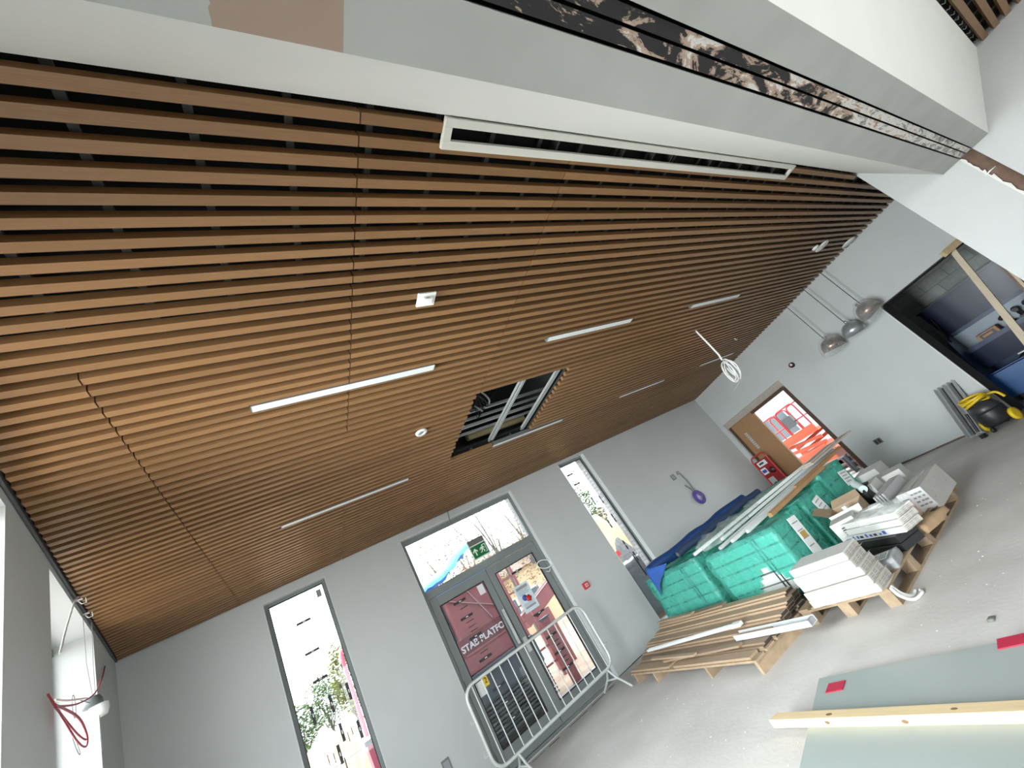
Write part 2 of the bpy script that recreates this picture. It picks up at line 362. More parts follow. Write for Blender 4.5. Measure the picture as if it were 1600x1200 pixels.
cb = MB().tube([(2.15 + .25 * math.sin(t * .3), 3.45 + .06 * t, 3.60 - 0.08 * math.sin(t * .35)) for t in range(12)], 0.012, 6).tube([(2.2, 3.75, 3.55), (2.32, 3.85, 3.5), (2.4, 4.0, 3.6)], 0.01, 6)
obj('grey_conduit', cb, mat('grey_flex', (.35, .36, .36), .5), hatch)

# bulkhead beam with splayed sides, skimmed soffit and partition track
def fx(u, v, t): return Vector((t, u, v))
bm_ = MB().prism([(0.333, 2.655), (0.668, H + 0.004), (0.668, 3.7), (0.60, 3.7), (0.60, 3.3), (0.30, 2.675), (0.30, 2.655)], -1.2, 6.376, fx)
bm_.prism([(-0.07, 2.655), (-0.04, 2.655), (-0.04, 2.675), (-0.45, 3.3), (-0.45, 3.7), (-0.53, 3.7), (-0.53, H + 0.004)], -1.2, 6.376, fx)
beam = struct('beam', bm_, WHITE, 'white splayed bulkhead running the length of the room between the two slat ceilings')
def soffit_mat():
    mt = bpy.data.materials.new('skimmed_soffit'); mt.use_nodes = True; n = mt.node_tree; p = n.nodes['Principled BSDF']; p.inputs['Roughness'].default_value = 0.8
    tc = n.nodes.new('ShaderNodeTexCoord'); sp = n.nodes.new('ShaderNodeSeparateXYZ'); n.links.new(tc.outputs['Object'], sp.inputs[0])
    nz = n.nodes.new('ShaderNodeTexNoise'); nz.inputs['Scale'].default_value = 28; nz.inputs['Detail'].default_value = 8; n.links.new(tc.outputs['Object'], nz.inputs['Vector'])
    n2 = n.nodes.new('ShaderNodeTexNoise'); n2.inputs['Scale'].default_value = 4; n2.inputs['Detail'].default_value = 6; n.links.new(tc.outputs['Object'], n2.inputs['Vector'])
    gr = n.nodes.new('ShaderNodeValToRGB'); gr.color_ramp.elements[0].position = .3; gr.color_ramp.elements[0].color = (.40, .415, .39, 1); gr.color_ramp.elements[1].position = .7; gr.color_ramp.elements[1].color = (.455, .47, .445, 1)
    n.links.new(n2.outputs['Fac'], gr.inputs[0])
    def math_(op, a, b):
        q = n.nodes.new('ShaderNodeMath'); q.operation = op
        for i, v in enumerate((a, b)):
            if isinstance(v, (int, float)): q.inputs[i].default_value = v
            else: n.links.new(v, q.inputs[i])
        return q.outputs[0]
    xx = math_('ADD', sp.outputs['X'], math_('MULTIPLY', math_('SUBTRACT', nz.outputs['Fac'], .5), .035))
    # plaster patch between x 0.135 and 0.382 (ragged edges), y up to the arris
    ma = math_('MULTIPLY', math_('GREATER_THAN', xx, 0.132), math_('LESS_THAN', sp.outputs['X'], 0.379))
    mx = n.nodes.new('ShaderNodeMix'); mx.data_type = 'RGBA'; n.links.new(ma, mx.inputs[0]); n.links.new(gr.outputs[0], mx.inputs[6])
    pk = n.nodes.new('ShaderNodeValToRGB'); pk.color_ramp.elements[0].color = (.33, .24, .185, 1); pk.color_ramp.elements[1].color = (.40, .305, .245, 1); n.links.new(n2.outputs['Fac'], pk.inputs[0])
    n.links.new(pk.outputs[0], mx.inputs[7]); n.links.new(mx.outputs[2], p.inputs['Base Color'])
    return mt
SOF = soffit_mat()
obj('soffit_board', B(-1.2, 6.376, 0.181, 0.3325, 2.654, 2.676), SOF, beam, label='grey skimmed soffit board with one bare pink plaster patch')
obj('soffit_board', B(-1.2, 6.376, -0.0695, 0.067, 2.654, 2.676), SOF, beam, label='grey skimmed soffit board on the rear side of the track')
obj('track_recess', MB().box(-1.2, 6.376, 0.05, 0.2, 2.74, 2.76).box(-1.2, 6.376, 0.181, 0.2, 2.676, 2.74).box(-1.2, 6.376, 0.05, 0.067, 2.676, 2.74), BLACK, beam)
def track_mat():
    mt = bpy.data.materials.new('plaster_smeared_steel'); mt.use_nodes = True; n = mt.node_tree; p = n.nodes['Principled BSDF']; p.inputs['Roughness'].default_value = 0.7
    tc = n.nodes.new('ShaderNodeTexCoord'); mp = n.nodes.new('ShaderNodeMapping'); mp.inputs['Scale'].default_value = (3.2, 9, 9); n.links.new(tc.outputs['Object'], mp.inputs[0])
    nz = n.nodes.new('ShaderNodeTexNoise'); nz.inputs['Scale'].default_value = 1.6; nz.inputs['Detail'].default_value = 10; nz.inputs['Roughness'].default_value = .68; nz.inputs['Distortion'].default_value = .8; n.links.new(mp.outputs[0], nz.inputs['Vector'])
    n2 = n.nodes.new('ShaderNodeTexNoise'); n2.inputs['Scale'].default_value = 5; n2.inputs['Detail'].default_value = 8; n.links.new(tc.outputs['Object'], n2.inputs['Vector'])
    sp = n.nodes.new('ShaderNodeSeparateXYZ'); n.links.new(tc.outputs['Object'], sp.inputs[0])
    mr = n.nodes.new('ShaderNodeMapRange'); mr.inputs[1].default_value = 0.6; mr.inputs[2].default_value = 5.0; mr.inputs[3].default_value = -.07; mr.inputs[4].default_value = .2
    n.links.new(sp.outputs['X'], mr.inputs[0])
    ad = n.nodes.new('ShaderNodeMath'); ad.operation = 'ADD'; n.links.new(nz.outputs['Fac'], ad.inputs[0]); n.links.new(mr.outputs[0], ad.inputs[1])
    cr = n.nodes.new('ShaderNodeValToRGB'); e = cr.color_ramp.elements
    e[0].position = .50; e[0].color = (.018, .018, .018, 1); e[1].position = .515; e[1].color = (.40, .29, .22, 1)
    for ps, c in ((.585, (.52, .41, .33, 1)), (.60, (.78, .76, .72, 1)), (.70, (.62, .60, .57, 1)), (.73, (.10, .11, .12, 1)), (.78, (.5, .47, .43, 1))):
        x = e.new(ps); x.color = c
    n.links.new(ad.outputs[0], cr.inputs[0]); n.links.new(cr.outputs[0], p.inputs['Base Color'])
    bp = n.nodes.new('ShaderNodeBump'); bp.inputs['Strength'].default_value = .4; bp.inputs['Distance'].default_value = .01; n.links.new(nz.outputs['Fac'], bp.inputs['Height']); n.links.new(bp.outputs[0], p.inputs['Normal'])
    return mt
TRK = track_mat()
for a, b in ((0.0775, 0.1165), (0.1265, 0.1695)): obj('track_flange', B(-1.2, 6.374, a, b, 2.660, 2.672), TRK, beam, label='plaster smeared steel track flange')
# rear slat ceiling beyond the bulkhead
rc = struct('ceiling_rear', MB().box(-1.5, 6.5, -5.0, -0.5, zb, zb + 0.02), BLACK, 'rear slat ceiling beyond the bulkhead')
for k in range(14): slat(-1.0, 6.36, 0, rc, -0.625 - PITCH * k)
for i in range(20): obj('carrier_rail', B(-0.012, 0.012, -1.9, -0.54, H + 0.043, H + 0.066), RAILM, rc, (1.0 + 0.28 * i, 0, 0))
for i in range(16):
    obj('slat_clip', MB().tube([(3.9 + .16 * i, -0.548, H + .045), (3.9 + .16 * i, -0.56, H + .03), (3.9 + .16 * i, -0.575, H + .045)], .004, 5), GALV, rc)
obj('ceiling_board', B(-1.5, 6.5, -5.0, -1.9, H, H + .03), WHITE, rc)
struct('roof', MB().box(-3.0, 13.5, -5.4, W + 0.5, 4.3, 4.4), BLACK, 'roof deck')

# ------------------------------------------------------------------ window wall: frames, glass, door
def frame_rect(x0, x1, z0, z1, w, y0, y1):
    return MB().box(x0, x0 + w, y0, y1, z0, z1).box(x1 - w, x1, y0, y1, z0, z1).box(x0 + w, x1 - w, y0, y1, z1 - w, z1).box(x0 + w, x1 - w, y0, y1, z0, z0 + w)
REV = mat('white_reveal', (0.80, 0.83, 0.83), 0.6)
def tape(parent, x, z, w, h, y, blk=True):
    mb = MB().box(x - w / 2, x + w / 2, y - 0.002, y, z - h / 2, z + h / 2)
    o = obj('film_tape', mb, INK, parent)
    if blk:
        mb = MB()
        if w > h: mb.box(x - w * .06, x + w * .12, y - .003, y - .0021, z - h * .16, z + h * .16)
        else: mb.box(x - w * .12, x + w * .2, y - .003, y - .0021, z - h * .10, z + h * .10)
        obj('tape_mark', mb, PAPER, o)
    return o
YF = W + 0.10
def slot_window(name, x0, x1, z0, z1, label, rev_l, rev_r):
    t = struct(name, frame_rect(x0 + .004, x1 - .004, z0, z1 - 0.004, 0.042, YF, YF + 0.07), GREYMET, label)
    obj('glass_pane', B(x0 + .04, x1 - .04, YF + 0.03, YF + 0.036, z0 + .04, z1 - .04), GLASS, t)
    obj('seal', frame_rect(x0 + .046, x1 - .046, z0 + .042, z1 - .046, 0.008, YF - 0.003, YF + .03), DARKGAP, t)
    rv = MB().box(x0 - 0.0005, x0 + .004, W - .002, YF, z0, z1).box(x1 - .004, x1 + .0005, W - .002, YF, z0, z1).box(x0, x1, W - .002, YF, z1 - .004, z1 + .0005)
    obj('reveal_lining', rv, REV, t)
    return t
w1 = slot_window('window_1', -0.354, 0.395, 0.02, 3.2, 'tall slot window left of the double door, protective film tapes on its glass', True, True)
w2 = slot_window('window_2', 4.77, 5.46, 0.02, 3.255, 'narrow slot window right of the double door by the pallets', True, True)
yt = YF + 0.029
for z in (2.80, 2.42, 2.09): tape(w1, 0.02, z, 0.17, 0.03, yt)
for x, z in ((-0.15, 1.78), (0.06, 1.78), (0.27, 1.80), (0.0, 1.28), (0.08, 1.46), (0.26, 1.38)): tape(w1, x, z, 0.032, 0.19, yt)
tape(w1, 0.03, 1.10, 0.012, 0.25, yt, False)
for x, z in ((-.07, 1.8), (.0, 1.75), (.14, 1.78), (.21, 1.75), (-.12, 1.3), (-.06, 1.28), (.13, 1.38), (.18, 1.42)): tape(w1, x, z, 0.008, 0.1, yt, False)
obj('glazing_label', B(0.25, 0.31, yt - .002, yt, 3.0, 3.1), INKG, w1)
for z in (3.0, 2.78): tape(w2, 4.98 if z > 2.9 else 5.0, z, 0.16, 0.035, yt)
for x, z in ((5.28, 2.3), (5.28, 1.9), (5.10, 2.35), (5.12, 1.85), (5.15, 1.4), (5.2, 1.15), (5.2, 0.8)): tape(w2, x, z, 0.03, 0.17, yt)
tape(w2, 5.16, 1.0, 0.03, 0.4, yt, False)
# outer brick reveals and facing bricks beside the openings
BRICK = mat('pale_facing_brick', (0.42, 0.40, 0.39), 0.85, var=0.12, scale=9, rnd=0.15)
MORT = mat('mortar', (0.30, 0.30, 0.29), 0.9)
for bx, ztop in ((5.46, 3.25), (3.572, 3.2)):
    me = B(0, 0.012, 0, 0.150, 0, 0.062).mesh('brick'); me.materials.append(BRICK)
    obj('mortar_bed', B(bx - 0.004, bx + .002, YF + .07, W + .36, 0.02, ztop), MORT, wf)
    k = 0; z = 0.03
    while z < ztop - .07:
        o = bpy.data.objects.new('brick', me); COL.objects.link(o); o.parent = wf; o.location = (bx - 0.015 + random.uniform(-.002, .002), YF + 0.085 + (0.012 if k % 2 else 0), z); k += 1; z += 0.075

# double door
dr = struct('door_1', MB().box(1.49, 1.555, YF, YF + .075, 0, 3.19).box(3.505, 3.568, YF, YF + .075, 0, 3.19).box(1.555, 3.505, YF, YF + .075, 3.12, 3.19).box(1.555, 3.505, YF - .01, YF + .075, 2.26, 2.37).box(1.555, 3.505, YF + .0, YF + .075, 0, 0.02), GREYMET, 'grey aluminium glazed double door with a transom light over it')
obj('transom_glass', B(1.55, 3.51, YF + .035, YF + .041, 2.36, 3.13), GLASS, dr)
obj('reveal_lining', MB().box(1.4865, 1.4905, W - .002, YF, 0, 3.2).box(3.568, 3.5725, W - .002, YF, 0, 3.2).box(1.49, 3.57, W - .002, YF, 3.19, 3.2005), REV, dr)
for nm, a, b in (('left', 1.562, 2.525), ('right', 2.535, 3.50)):
    lf = obj('door_leaf', MB().box(a, a + .105, YF + .004, YF + .06, 0.03, 2.25).box(b - .105, b, YF + .004, YF + .06, 0.03, 2.25).box(a + .105, b - .105, YF + .004, YF + .06, 2.115, 2.25).box(a + .105, b - .105, YF + .004, YF + .06, 0.03, 0.25), GREYMET, dr, bevel=.004)
    obj('leaf_glass', B(a + .1, b - .1, YF + .03, YF + .036, 0.24, 2.12), GLASS, lf)
    obj('glazing_seal', frame_rect(a + .105, b - .105, 0.25, 2.115, .012, YF + .0, YF + .03), DARKGAP, lf)
    hx = b - .052 if nm == 'left' else a + .052
    if nm == 'left': obj('door_handle', MB().bar((hx, YF - .035, 1.12), (hx, YF - .035, 1.62), .04, .018, (0, 1, 0)).bar((hx, YF - .035, 1.2), (hx, YF + .01, 1.2), .02, .02).bar((hx, YF - .035, 1.55), (hx, YF + .01, 1.55), .02, .02), GALV, lf)
    else: obj('door_closer_plate', B(hx - .03, hx + .03, YF - .004, YF + .004, .95, 1.15), GALV, lf)
    yg = YF + .029
    cx = (a + b) / 2
    if nm == 'left':
        for z in (2.03, 1.80, 1.52, 1.22, 0.84, 0.64, 0.45): tape(lf, cx - .08, z, .2, .035, yg)
        for z in (1.93, 1.73, 1.66, 1.6, 1.45, 1.3): tape(lf, cx - .06, z, .12, .012, yg, False)
        obj('notice_sticker', B(2.29, 2.39, yg - .002, yg, 1.95, 2.09), PAPER, lf)
        obj('blank_sheet', B(1.68, 1.80, yg - .002, yg, .86, 1.03), PAPER, lf)
        s2 = obj('number_sticker', B(1.80, 1.87, yg - .002, yg, .93, 1.06), YEL, lf)
        text(s2, 'numeral', '2', .10, INK, (1.835, yg - .003, .995), (PI / 2, 0, 0))
    else:
        for z in (1.98, 1.30, 0.95, 0.72, .5): tape(lf, cx - .02, z, .2, .03, yg)
        for z in (.86, .8, .63, .57): tape(lf, cx + .0, z, .1, .014, yg, False)
        obj('glazing_label', B(3.31, 3.375, yg - .002, yg, 1.94, 2.06), INKG, lf)
        ps = obj('poster', B(2.80, 3.07, yg - .004, yg, 1.38, 1.79), mat('pale_poster_paper', (.62, .74, .80), .5), lf, label='pale notice poster with a red and blue picture')
        mb = MB().box(2.83, 3.04, yg - .006, yg - .004, 1.715, 1.76).box(2.84, 3.03, yg - .006, yg - .004, 1.43, 1.46)
        for q in range(4): mb.box(2.84, 3.03 - .02 * (q % 2), yg - .006, yg - .004, 1.695 - .02 * q, 1.703 - .02 * q)
        for q in range(3): mb.box(2.84, 3.03 - .03 * (q % 2), yg - .006, yg - .004, 1.50 - .015 * q, 1.506 - .015 * q)
        obj('print', mb, INKG, ps)
        obj('print', MB().lathe([(0, .001), (.045, .001), (.045, 0)], 14, Matrix.Translation((2.905, yg - .006, 1.585)) @ Matrix.Rotation(PI / 2, 4, 'X')), INKB, ps)
        obj('print', MB().lathe([(0, .001), (.055, .001), (.055, 0)], 5, Matrix.Translation((2.965, yg - .007, 1.555)) @ Matrix.Rotation(PI / 2, 4, 'X')), RED, ps)
    for zz in (.35, 1.2, 2.0):
        xx = a - .008 if nm == 'left' else b - .008
        obj('hinge', B(xx, xx + .02, YF - .012, YF + .004, zz - .06, zz + .06), GREYMET, lf)
struct('threshold', MB().box(1.49, 3.568, W - .02, W + .34, -0.005, 0.012), GALV, 'metal door threshold')
# rough dark gap along the window wall and far wall floor joints
mb = MB()
x = 3.4
while x < 8.9:
    L = random.uniform(.1, .5); mb.box(x, x + L, W - random.uniform(.006, .02), W, 0, random.uniform(.006, .018)); x += L + random.uniform(0, .12)
x = 0.3
while x < 3.5:
    L = random.uniform(.1, .4); w = random.uniform(.01, .035); mb.box(x, x + L, W - .12 - w, W - .12, 0, .002); x += L + random.uniform(.02, .2)
struct('baseboard_front', mb, mat('dark_floor_joint', (.06, .055, .05), .9), 'ragged dark joint along the window wall')
mb = MB(); y = 2.3
while y < 4.4:
    L = random.uniform(.1, .4); mb.bar((FX(y) - .008, y, .009), (FX(y + L) - .008, y + L, .009), random.uniform(.012, .03), random.uniform(.01, .03)); y += L
struct('baseboard_right', mb, mat('brown_floor_joint', (.14, .105, .075), .9), 'ragged brown joint along the far wall')

# left window frames
for i, (y0, y1, z1, lab) in enumerate(((1.15, 2.735, 3.235, 'left wall window nearest the photographer'), (3.63, 5.19, 3.25, 'left wall window with the hanging cables'))):
    t = struct('window_%d' % (i + 3), MB().bar((LX(y0) - .27, y0 + .06, .95), (LX(y0) - .27, y0 + .06, z1 - .02), .06, .05, (1, 0, 0)).bar((LX(y1) - .27, y1 - .06, .95), (LX(y1) - .27, y1 - .06, z1 - .02), .06, .05, (1, 0, 0)).bar((LX(y0) - .27, y0, z1 - .04), (LX(y1) - .27, y1, z1 - .04), .05, .06).bar((LX(y0) - .27, y0, .94), (LX(y1) - .27, y1, .94), .05, .06), GREYMET, lab)
    g = MB().add([(LX(y0) - .27, y0, .94), (LX(y1) - .27, y1, .94), (LX(y1) - .27, y1, z1 - .03), (LX(y0) - .27, y0, z1 - .03)], [(0, 1, 2, 3)])
    obj('glass_pane', g, GLASS, t)
    d = Vector((-0.17405, 0.98474, 0)); nn = Vector((-0.98474, -0.17405, 0))
    rv = MB()
    for yy, sg in ((y0, 1), (y1, -1)):
        p = Vector((LX(yy), yy, 0)) + d * (.002 * sg)
        rv.add([p + Vector((0, 0, .9)), p + nn * .24 + Vector((0, 0, .9)), p + nn * .24 + Vector((0, 0, z1)), p + Vector((0, 0, z1))], [(0, 1, 2, 3)])
    p = Vector((LX(y0), y0, z1 - .002)); q = Vector((LX(y1), y1, z1 - .002)); rv.add([p, q, q + nn * .24, p + nn * .24], [(0, 1, 2, 3)])
    obj('reveal_lining', rv, mat('cream_reveal_plaster', (.50, .52, .51), .75), t)
    obj('window_sill', MB().bar((LX(y0) - .13, y0, .91), (LX(y1) - .13, y1, .91), .3, .03), REV, t)

# ------------------------------------------------------------------ ceiling fixtures
def strip_light(x0, x1, y0, y1, label):
    t = thing('linear_light', label, 'ceiling light', ((x0 + x1) / 2, (y0 + y1) / 2, H - .004), 0, 'recessed linear lights in the slat ceiling')
    L = x1 - x0; w = y1 - y0
    obj('light_body', MB().box(-L / 2, L / 2, -w / 2, -w / 2 + .004, -.004, .05).box(-L / 2, L / 2, w / 2 - .004, w / 2, -.004, .05).box(-L / 2, -L / 2 + .006, -w / 2, w / 2, -.004, .05).box(L / 2 - .006, L / 2, -w / 2, w / 2, -.004, .05).box(-L / 2, L / 2, -w / 2, w / 2, .046, .05), mat('dark_light_body', (.12, .125, .12), .5), t)
    obj('diffuser', B(-L / 2 + .006, L / 2 - .006, -w / 2 + .004, w / 2 - .004, -.002, .008), DIFF, t)
for a in ((.05, 1.325, 2.438, 2.512, 'longest-looking white linear light, in the row nearer the bulkhead, beside the square sensor'), (2.5, 3.75, 2.418, 2.490, 'white linear light in the bulkhead-side row, past the missing ceiling panel corner'), (4.92, 6.15, 2.418, 2.490, 'white linear light in the bulkhead-side row, above the hanging white cable coil'),
          (.05, 1.39, 4.475, 4.545, 'slim white linear light in the window-side row, in front of the double door'), (2.56, 3.82, 4.462, 4.532, 'white linear light along the edge of the missing ceiling panel'), (5.06, 6.30, 4.43, 4.50, 'white linear light in the window-side row, between the missing panel and the cable coil'), (7.40, 8.70, 4.38, 4.45, 'white linear light half hidden behind the hanging cable coil')):
    strip_light(*a)
v = thing('slot_vent', 'long cream slot air vent set in the slats along the white bulkhead', 'air vent', (2.83, .738, H - .006))
obj('vent_frame', MB().box(-1.805, 1.805, -.068, -.03, -.012, .01).box(-1.805, 1.805, .028, .068, -.012, .01).box(-1.805, -1.765, -.03, .028, -.012, .01).box(1.765, 1.805, -.03, .028, -.012, .01).box(-1.79, 1.79, -.064, -.06, .01, .07).box(-1.79, 1.79, .06, .064, .01, .07), FRAMEW, v, bevel=.0015)
obj('vent_throat', MB().box(-1.79, 1.79, -.06, .06, .075, .08).box(-1.79, 1.79, -.0595, -.0555, .012, .075).box(-1.79, 1.79, .0555, .0595, .012, .075), BLACK, v)
for i, x in enumerate((-1.1, -.55, -.25, -.05, .45, .9, 1.2, 1.5)): obj('vent_fin', B(x, x + .012, -.05, .05, .012, .07), RAILM, v)
s = thing('presence_sensor', 'small square white presence sensor near the middle joint of the slats', 'sensor', (1.12, 1.735, H))
obj('sensor_plate', B(-.062, .062, -.055, .055, -.012, .0), WPLAST, s, bevel=.003)
obj('sensor_box', B(-.03, .03, -.03, .03, -.036, -.012), WPLAST, s, bevel=.004)
obj('sensor_eye', B(-.012, .012, -.0305, -.03, -.03, -.018), INKG, s)
s = thing('smoke_detector', 'small round white ring detector between the two front rows of lights', 'detector', (1.378, 3.487, H))
obj('detector_ring', MB().lathe([(.028, -.012), (.03, -.018), (.055, -.018), (.06, -.006), (.06, 0), (.028, 0), (.028, -.012)], 24), WPLAST, s)
obj('detector_core', MB().lathe([(0, -.010), (.022, -.010), (.028, -.004), (.028, 0)], 18), INKG, s)
for (x, y, r, lab) in ((7.54, 1.705, .105, 'round white ceiling disc next to the smaller white rose'), (8.62, 1.695, .105, 'round white ceiling disc nearest the far wall')):
    s = thing('ceiling_disc', lab, 'ceiling speaker', (x, y, H), 0, 'white discs on the slat ceiling')
    obj('disc_rim', MB().lathe([(0, -.02), (r * .8, -.022), (r, -.014), (r, 0)], 24), WPLAST, s)
    obj('disc_grille', MB().lathe([(0, -.0235), (r * .6, -.0235), (r * .62, -.021)], 20), DIFF, s)
s = thing('ceiling_rose', 'small white rose on the slats beside the round disc', 'ceiling rose', (7.32, 1.72, H))
obj('rose_body', MB().lathe([(0, -.03), (.03, -.03), (.05, -.012), (.05, 0)], 16), WPLAST, s)
obj('rose_tail', MB().bar((-.05, .02, -.012), (.07, .05, -.012), .014, .014), WPLAST, s)
s = thing('wire_tail', 'short white wire tail poking out of the slats by the far wall', 'wire', (7.93, 3.79, H)); obj('wire', MB().tube([(-.1, -.03, -.01), (-.03, 0, -.03), (.03, .02, -.02), (.06, .0, .01)], .012, 6), WPLAST, s)
for i, (x, y) in enumerate(((-1.37, 4.42), (-1.44, 4.76))):
    s = thing('ceiling_hook', ('pale wire hook on the slats over the white hanging cable', 'second pale wire hook on the slats, nearer the window wall')[i], 'hook', (x, y, H))
    obj('hook_plate', B(-.02, .03, -.012, .012, -.008, 0), WPLAST, s); obj('hook_wire', MB().tube([(0, 0, -.005), (.02, .01, -.04), (.05, 0, -.045), (.05, -.01, -.01)], .0035, 6), WPLAST, s)

# hanging coil of white cable
c = thing('cable_coil', 'white cable coil hanging from the slats in front of the far wall', 'cable', (5.82, 3.12, H))
obj('cable_drop', MB().tube([(0, 0, .03), (0, .003, -.25), (.002, .01, -.47), (.0, .03, -.56)], .014, 8), WPLAST, c)
mb = MB()
for i in range(7):
    a = random.uniform(-.35, .35)
    mb.torus((.02 * i - .05, .04 + random.uniform(-.03, .03), -.72 - random.uniform(0, .05)), random.uniform(.15, .19), .0078, (math.cos(a) * .78, math.sin(a) - .55, .1), 30, 6, random.uniform(.55, .8) if i % 2 else .7, 1.57)
obj('coil', mb, WPLAST, c)
obj('cable_tail', MB().tube([(.02, .0, -.80), (.05, .03, -.86), (.06, .12, -.94), (.05, .22, -.97), (.05, .28, -.98)], .0055, 6), mat('grey_cable', (.35, .36, .36), .5), c)

# pendants
def pendant(y, zt, tx, col, label, wrap, name_mat):
    x = FX(y) - .30
    t = thing('pendant_light', label, 'pendant lamp', (x, y, H), 0, 'three pendants in plastic wrap by the far wall')
    obj('flex', MB().tube([(0, 0, .02), (0, 0, zt + .17 - H)], .006, 6), DARKGAP, t)
    Mx = Matrix.Translation((0, 0, zt - H)) @ Matrix.Rotation(tx, 4, 'X')
    obj('shade', MB().lathe([(0.012, .17), (.03, .16), (.08, .15), (.13, .11), (.16, .04), (.17, -.06), (.168, -.06), (.155, .03), (.125, .10), (.075, .14), (0.01, .15)], 28, Mx), name_mat, t)
    obj('lamp_cap', MB().lathe([(0, .21), (.018, .21), (.022, .165), (0.0, .16)], 14, Mx), name_mat, t)
    f = MB(); n = 20; prof = [(.02, .24), (.06, .20), (.13, .17), (.18, .08), (.20, -.05), (.17, -.13), (.06, -.15)]
    vs = []; fs = []
    for k in range(n):
        for j, (r, z) in enumerate(prof):
            q = 1 + .13 * noise.noise(Vector((k * .9, j * .8, y * 7)))
            vs.append((r * q * math.cos(2 * PI * k / n), r * q * math.sin(2 * PI * k / n) + (.05 * max(0, -z) / .15 if wrap else 0), z))
    L = len(prof)
    for k in range(n):
        for j in range(L - 1): fs.append((k * L + j, ((k + 1) % n) * L + j, ((k + 1) % n) * L + j + 1, k * L + j + 1))
    f.add([Mx @ Vector(q) for q in vs], fs, True)
    if wrap: obj('plastic_wrap', f, CLEAR, t)
COPPER = mat('bronze_metal', (.30, .19, .13), .25, metal=.85, var=.1); SILV = mat('pewter_metal', (.42, .46, .48), .3, metal=.6)
pendant(3.09, 2.21, .2, 0, 'bronze dome pendant hanging leftmost, over the round dark detector', True, COPPER)
pendant(2.66, 2.19, .1, 0, 'pale pewter pendant hanging in the middle of three', False, SILV)
pendant(2.28, 2.28, -.25, 0, 'bronze dome pendant hanging beside the store opening', True, COPPER)

# wall devices
def wallbox(x, z, w, h, label, mt, name, cat, group=None):
    t = thing(name, label, cat, (x, W, z), 0, group)
    obj('back_box', MB().box(-w / 2, w / 2, -.006, 0, -h / 2, h / 2), mt, t); obj('box_opening', B(-w * .36, w * .36, -.008, -.006, -h * .36, h * .36), INKG, t)
    return t
GREYBOX = mat('grey_back_box', (.16, .17, .16), .6)
wallbox(7.16, 1.955, .12, .12, 'square dark metal socket box high on the window wall near the purple coil', GREYBOX, 'socket_box', 'socket')
wallbox(7.36, 1.985, .09, .07, 'small dark box from which the purple coil hangs', GREYBOX, 'cable_box', 'socket')
wallbox(.985, .52, .10, .16, 'dark socket box low on the window wall left of the barrier', GREYBOX, 'socket_box', 'socket')
c = thing('purple_cable_coil', 'purple network cable coil hanging on the window wall', 'cable', (7.38, W - .03, 1.36))
mb = MB()
for i in range(6): mb.torus((0, -.004 * i, 0), .135 - .009 * i, .011, (0.05 * (i % 2), 1, 0.05), 30, 6, 1.15)
obj('coil', mb, mat('purple_cable', (.10, .06, .30), .5), c)
obj('coil_core', MB().lathe([(0, .006), (.078, .006), (.08, 0)], 20, Matrix.Rotation(PI / 2, 4, 'X')), mat('pale_purple_wrap', (.42, .36, .62), .6), c, label='pale purple wound middle')
obj('cable_tail', MB().tube([(-.02, 0, .60), (.0, -.01, .4), (.02, 0, .13)], .011, 6).tube([(-.13, 0, .34), (-.06, -.01, .22), (-.03, 0, .11)], .010, 6), GREYBOX, c)
t = thing('call_point', 'red fire call point on the window wall right of the door', 'fire alarm', (3.89, W, 1.236))
obj('call_point_box', B(-.055, .055, -.04, 0, -.05, .05), RED, t, bevel=.004); obj('call_point_glass', B(-.03, .03, -.043, -.04, -.028, .028), mat('pale_pink_face', (.70, .52, .50), .4), t)
obj('print', MB().box(-.018, .018, -.0445, -.043, -.004, .004).box(-.004, .004, -.0445, -.043, -.018, .018), INK, t)
# far wall: dark round detector and metal socket box
FD = Vector((-0.16128, -0.98691, 0)).normalized(); FN = Vector((-0.98691, 0.16128, 0))
frz = math.atan2(FN.y, FN.x)  # local +x points into the room
t = thing('sounder', 'round dark red sounder on the far wall above the doorway corner', 'alarm', (FX(4.0), 4.0, 2.43), frz)
obj('sounder_base', MB().lathe([(0, .05), (.045, .05), (.055, .03), (.055, 0)], 20, Matrix.Rotation(PI / 2, 4, 'Y')), mat('dark_red_plastic', (.05, .012, .012), .35), t); obj('sounder_lens', MB().lathe([(0, .065), (.02, .06), (.026, .05)], 14, Matrix.Translation((0, .012, .01)) @ Matrix.Rotation(PI / 2, 4, 'Y')), WPLAST, t)
t = thing('socket_box', 'square dark socket box on the far wall above the floor', 'socket', (FX(3.96), 3.96, .49), frz)
obj('back_box', B(0, .006, -.07, .07, -.045, .055), GREYBOX, t); obj('box_opening', MB().box(.006, .008, -.05, -.01, -.03, .04).box(.006, .008, .01, .05, -.03, .04), INK, t)

# exit sign
t = thing('exit_sign', 'green emergency exit sign with arrow and running man above the double door', 'sign', (2.53, W - .06, 2.52))
obj('sign_housing', B(-.14, .14, -.02, .02, .105, .19), mat('grey_sign_housing', (.16, .165, .16), .5), t, bevel=.003)
obj('sign_rim', B(-.15, .15, -.004, .004, -.12, .105), mat('clear_edge', (.75, .80, .78), .3), t)
pl = obj('sign_plate', B(-.132, .132, -.007, -.0041, -.098, .088), mat('exit_green', (.0, .16, .045), .4), t)
WS = mat('exit_white', (.80, .88, .78), .5)
fy = lambda u, v, w: Vector((u, w, v))
obj('arrow', MB().prism([(-.085, -.062), (-.065, -.062), (-.065, .015), (-.042, -.012), (-.03, .002), (-.075, .052), (-.12, .002), (-.108, -.012), (-.085, .015)], -.0095, -.0071, fy), WS, pl)
mb = MB().prism([(.085, -.07), (.118, -.07), (.118, .06), (.06, .06), (.06, .05), (.108, .05), (.108, -.06), (.085, -.06)], -.0095, -.0071, fy)
